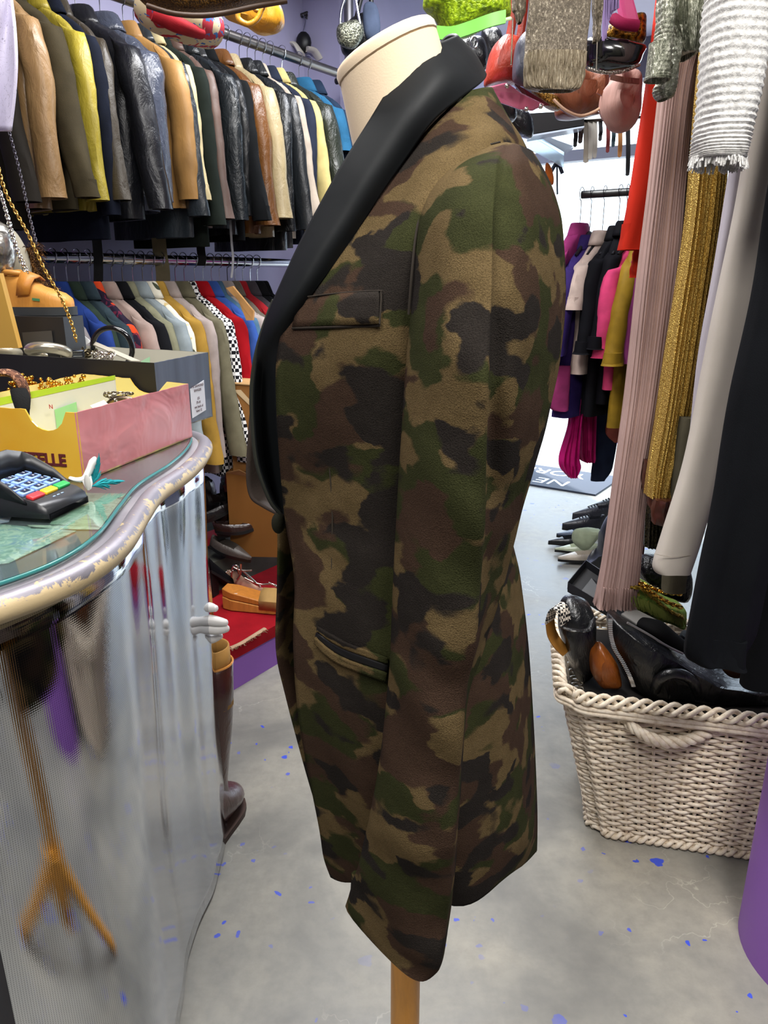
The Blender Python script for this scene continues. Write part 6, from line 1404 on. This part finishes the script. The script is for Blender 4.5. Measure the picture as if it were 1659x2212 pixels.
t = pouch('red_handbag', 'red leather slouchy handbag hanging left of the beaded panel', 'bag', [(1110,80),(1125,85),(1135,130),(1128,170),(1105,182),(1070,186),(1048,186),(1048,160),(1058,118),(1075,90),(1090,80)], 2.1, .12, leather('#b03a26', .4, .7))
strap(t, 'strap', [(1100,85),(1108,40),(1112,-20)], 2.08, .010, leather('#b03a26', .4, .7)); strap(t, 'strap', [(1122,90),(1130,40),(1135,-20)], 2.12, .010, leather('#b03a26', .4, .7))
t = thing('pink_clutch', 'rose pink patent flap bag with silver studs below the red handbag', 'bag', W(1110, 210, 2.05)); PK = base_mat('pink_patent', '#b5607a', .2, coat=.6)
m = MB(); q = [W(1046, 190, 2.0), W(1095, 178, 2.02), W(1125, 200, 2.04), (W(1178, 226, 2.08)), W(1150, 240, 2.06), W(1120, 236, 2.03), W(1080, 222, 2.0)]
m.slab(q, .05, (.1, 1, .2)); wpart(m.build('flap', PK, smooth=False, bevel=.004), t)
m = MB(); m.slab([W(1108, 178, 2.1), W(1130, 190, 2.1), W(1190, 228, 2.12), W(1150, 228, 2.12)], .05, (.1, 1, .2)); wpart(m.build('gusset', leather('#6a1424', .4), smooth=False), t)
m = MB()
for x, y in ((1062, 196), (1095, 186), (1137, 236), (1168, 230)): m.ball(W(x, y, 1.99), .006, 10, 6)
wpart(m.build('stud', SILVER), t)
pouch('grey_handbag', 'slate grey leather bag between the red handbag and the beaded panel', 'bag', [(1118,88),(1135,70),(1150,80),(1150,175),(1138,188),(1112,178),(1108,150),(1112,110)], 2.0, .08, leather('#4c4e5c', .4))
t = pouch('tan_handbag', 'copper brown pleated handbag with buckle tab below the beaded panel', 'bag', [(1200,170),(1250,152),(1308,154),(1316,190),(1308,222),(1280,240),(1250,248),(1220,240),(1205,225),(1196,200)], 2.2, .10, leather('#8f5438', .5, .9, 14, 0), gather=.012, gf=90, seg=13)
m = MB(); m.slab([W(1292, 192, 2.11), W(1318, 208, 2.11), W(1314, 216, 2.11), W(1288, 202, 2.11)], .006, (0, -1, 0)); wpart(m.build('buckle_tab', leather('#a86444', .45), smooth=False), t)
m = MB(); m.tube([W(1196, 215, 2.13), W(1222, 238, 2.12), W(1255, 250, 2.12), W(1290, 238, 2.12), W(1312, 218, 2.12)], .004, 6, k=4); wpart(m.build('piping', plain('#dcb89a', .5)), t)
t = pouch('brown_handbag', 'mid brown leather bag base peeping out left of the copper pleated handbag', 'bag', [(1200,222),(1230,240),(1262,250),(1300,246),(1260,254),(1225,258),(1202,250)], 2.3, .09, leather('#8a4c34', .4))
t = pouch('bronze_bag', 'metallic bronze clutch with pale zip edge behind the pink clutch', 'bag', [(1150,195),(1195,205),(1210,225),(1205,240),(1180,230),(1158,212)], 2.2, .06, glitter('#a07a34', '#5a421a', .35, .8))
t = pouch('blush_handbag', 'blush pink gathered handbag hanging next to the red dress', 'bag', [(1325,156),(1372,152),(1382,170),(1378,230),(1366,270),(1342,286),(1315,272),(1300,240),(1302,205),(1318,175)], 2.1, .12, leather('#c09488', .7, .6, 14, 0), gather=.006, gf=120, seg=13)
m = MB(); ribbon(m, [W(1318, 166, 2.03), W(1345, 172, 2.025), W(1380, 176, 2.04)], (0, .002, .012), .004); wpart(m.build('top_band', leather('#8a6050', .5)), t)
t = pouch('black_shiny_bag', 'crinkled black patent bag above the copper and blush handbags', 'bag', [(1268,88),(1290,82),(1388,94),(1388,118),(1376,140),(1340,152),(1300,152),(1268,142),(1262,110)], 1.95, .08, base_mat('black_patent', '#0e0e10', .15, coat=.6))
m = MB(); m.tube([W(1268, 148, 1.93), W(1300, 156, 1.92), W(1340, 156, 1.92), W(1382, 140, 1.93)], .004, 6, k=4); wpart(m.build('pale_edge', glitter('#c9c0b4', '#6a645c')), t)
t = pouch('gold_sequin_bag', 'dark gold sequinned bag above the crinkled black bag', 'bag', [(1310,60),(1340,40),(1390,30),(1396,60),(1388,94),(1330,92),(1305,82)], 2.0, .06, glitter('#8a6414', '#2a1c04', .4, .6, 120))
t = thing('pink_shoe', 'bright pink satin shoe hanging at the top near the red dress', 'shoe', W(1360, 30, 1.9)); PS = cloth('#d85a8c', .4, .08)
m = MB(); m.slab([W(1338, -20, 1.9), W(1366, -20, 1.9), W(1384, 48, 1.9), (W(1352, 58, 1.9))], .04, (0, 1, 0)); wpart(m.build('shoe_body', PS, smooth=False, bevel=.006), t)
m = MB(); m.tube([W(1325, 40, 1.92), W(1345, 52, 1.9), W(1378, 56, 1.9)], .012, 8, k=4); wpart(m.build('sole', cloth('#8a1c44')), t)
# black bags behind the collar
for k, (pts, Y, lb) in enumerate((([(985,95),(1005,82),(1040,80),(1052,110),(1050,150),(1030,150),(1005,120)], 2.6, 'black leather bag right behind the satin collar'), ([(1040,70),(1070,62),(1085,80),(1078,120),(1060,140),(1048,120)], 2.8, 'black bag with zip between the collar and the red handbag'), ([(1060,205),(1095,222),(1115,240),(1110,262),(1085,258),(1062,232)], 2.4, 'black bag below the rose pink clutch'), ([(1085,245),(1130,240),(1150,262),(1148,296),(1120,290),(1096,268)], 2.7, 'grey black scarf and bag bundle beside the shoulder of the blazer'))):
    t = pouch('black_handbag', lb, 'bag', pts, Y, .09, leather('#15161a', .3, .7))
    x = sum(p[0] for p in pts) / len(pts); y = min(p[1] for p in pts); strap(t, 'strap', [(x - 8, y + 8), (x - 4, y - 30), (x, y - 80)], Y, .007, BLACK)
t = thing('steel_buckle', 'round steel buckles on a black belt behind the satin collar', 'buckle', W(1024, 92, 2.5)); m = MB(); m.tube([W(1024 + math.cos(a) * 8, 92 + math.sin(a) * 12, 2.5) for a in [k * .628 for k in range(10)]], .003, 6, closed=True); wpart(m.build('ring', CHROME), t)
# dark beam, rail and belts by the door
m = MB(); m.slab([W(1140, 245, 3.0), W(1262, 238, 3.0), W(1262, 270, 3.0), W(1144, 290, 3.0)], .1, (.1, 1, 0)); tag(m.build('black_sign', plain('#101014', .5), smooth=False), 'black rectangular sign panel hanging under the bags near the door', 'sign')
m = MB(); m.slab([W(1142, 292, 3.0), W(1262, 272, 3.0), W(1262, 275, 3.0), W(1142, 296, 3.0)], .1, (.1, 1, 0)); tag(m.build('white_strip', plain('#cfdcee', .3), smooth=False), 'pale strip along the lower edge of the black sign', 'strip')
rail = MB(); rail.tube([W(1240, 262, 3.1), W(1400, 250, 2.9)], .008, 8); tag(rail.build('belt_rail', DKSTEEL), 'thin steel rail carrying the belts near the door', 'rail')
for px, y1, wd, col, nm in ((1243, 318, 8, '#1c1a1e', 'black belt at the left end of the belt rail'), (1254, 310, 9, '#3a2420', 'dark brown belt, second on the belt rail'), (1266, 352, 11, '#b9b0a2', 'long cream belt with pointed end'), (1275, 345, 9, '#c9c4ba', 'white belt right of the cream one'), (1285, 342, 8, '#aaa59c', 'pale grey belt with dark tip'), (1297, 305, 7, '#1c1c20', 'short black belt in the middle of the belt rail'), (1313, 330, 7, '#7a2a2a', 'dark red belt on the belt rail'), (1325, 318, 7, '#26404a', 'teal black belt on the belt rail'), (1339, 340, 8, '#a8703c', 'tan belt on the belt rail'), (1356, 380, 8, '#101014', 'studded black belt next to the red dress')):
    Y = 3.1 - (px - 1240) / 160 * .2; m = MB(); ribbon(m, [W(px, 262, Y), W(px + 1, (262 + y1) / 2, Y - .01), W(px, y1 - 14, Y), W(px - 1, y1, Y)], [(wd * .0019, 0, 0)] * 9 + [(wd * .0017, 0, 0)] * 3 + [(.003, 0, 0)], .004); tag(m.build('belt', leather(col, .5, .2)), nm + ' near the door', 'belt', 'belts hanging near the door')
# clear shelf with dark sunglasses stand by the door
t = thing('glass_shelf', 'clear acrylic shelf on the right of the shoulder, in the door light', 'shelf', W(1190, 320, 3.2))
m = MB(); m.slab([W(1140, 288, 3.1), W(1158, 282, 3.4), W(1238, 322, 3.4), W(1218, 336, 3.1)], .012, (0, 0, 1)); wpart(m.build('shelf_panel', base_mat('acrylic', '#cfe0ea', .1, trans=.7), smooth=False), t)
m = MB(); m.slab([W(1140, 288, 3.1), W(1218, 336, 3.1), W(1218, 362, 3.1), W(1140, 320, 3.1)], .008, (0, 1, 0)); wpart(m.build('shelf_front', base_mat('acrylic_b', '#cfe0ea', .1, trans=.7), smooth=False), t)
t = thing('black_umbrella', 'small folded black umbrella hanging in front of the bright door', 'umbrella', W(1203, 380, 3.4)); m = MB(); m.tube([W(1203, 352, 3.4), W(1204, 420, 3.4)], .004, 6); m.tube([W(1190, 372, 3.4), W(1204, 352, 3.4), W(1215, 375, 3.4)], .008, 8, k=4); wpart(m.build('canopy', plain('#26303a', .6)), t)
t = pouch('orange_toy', 'small orange and white toy fish beside the shoulder of the blazer', 'toy', [(1180,352),(1190,362),(1196,385),(1194,400),(1184,392),(1178,370)], 3.2, .04, cloth('#d8702a', .6))
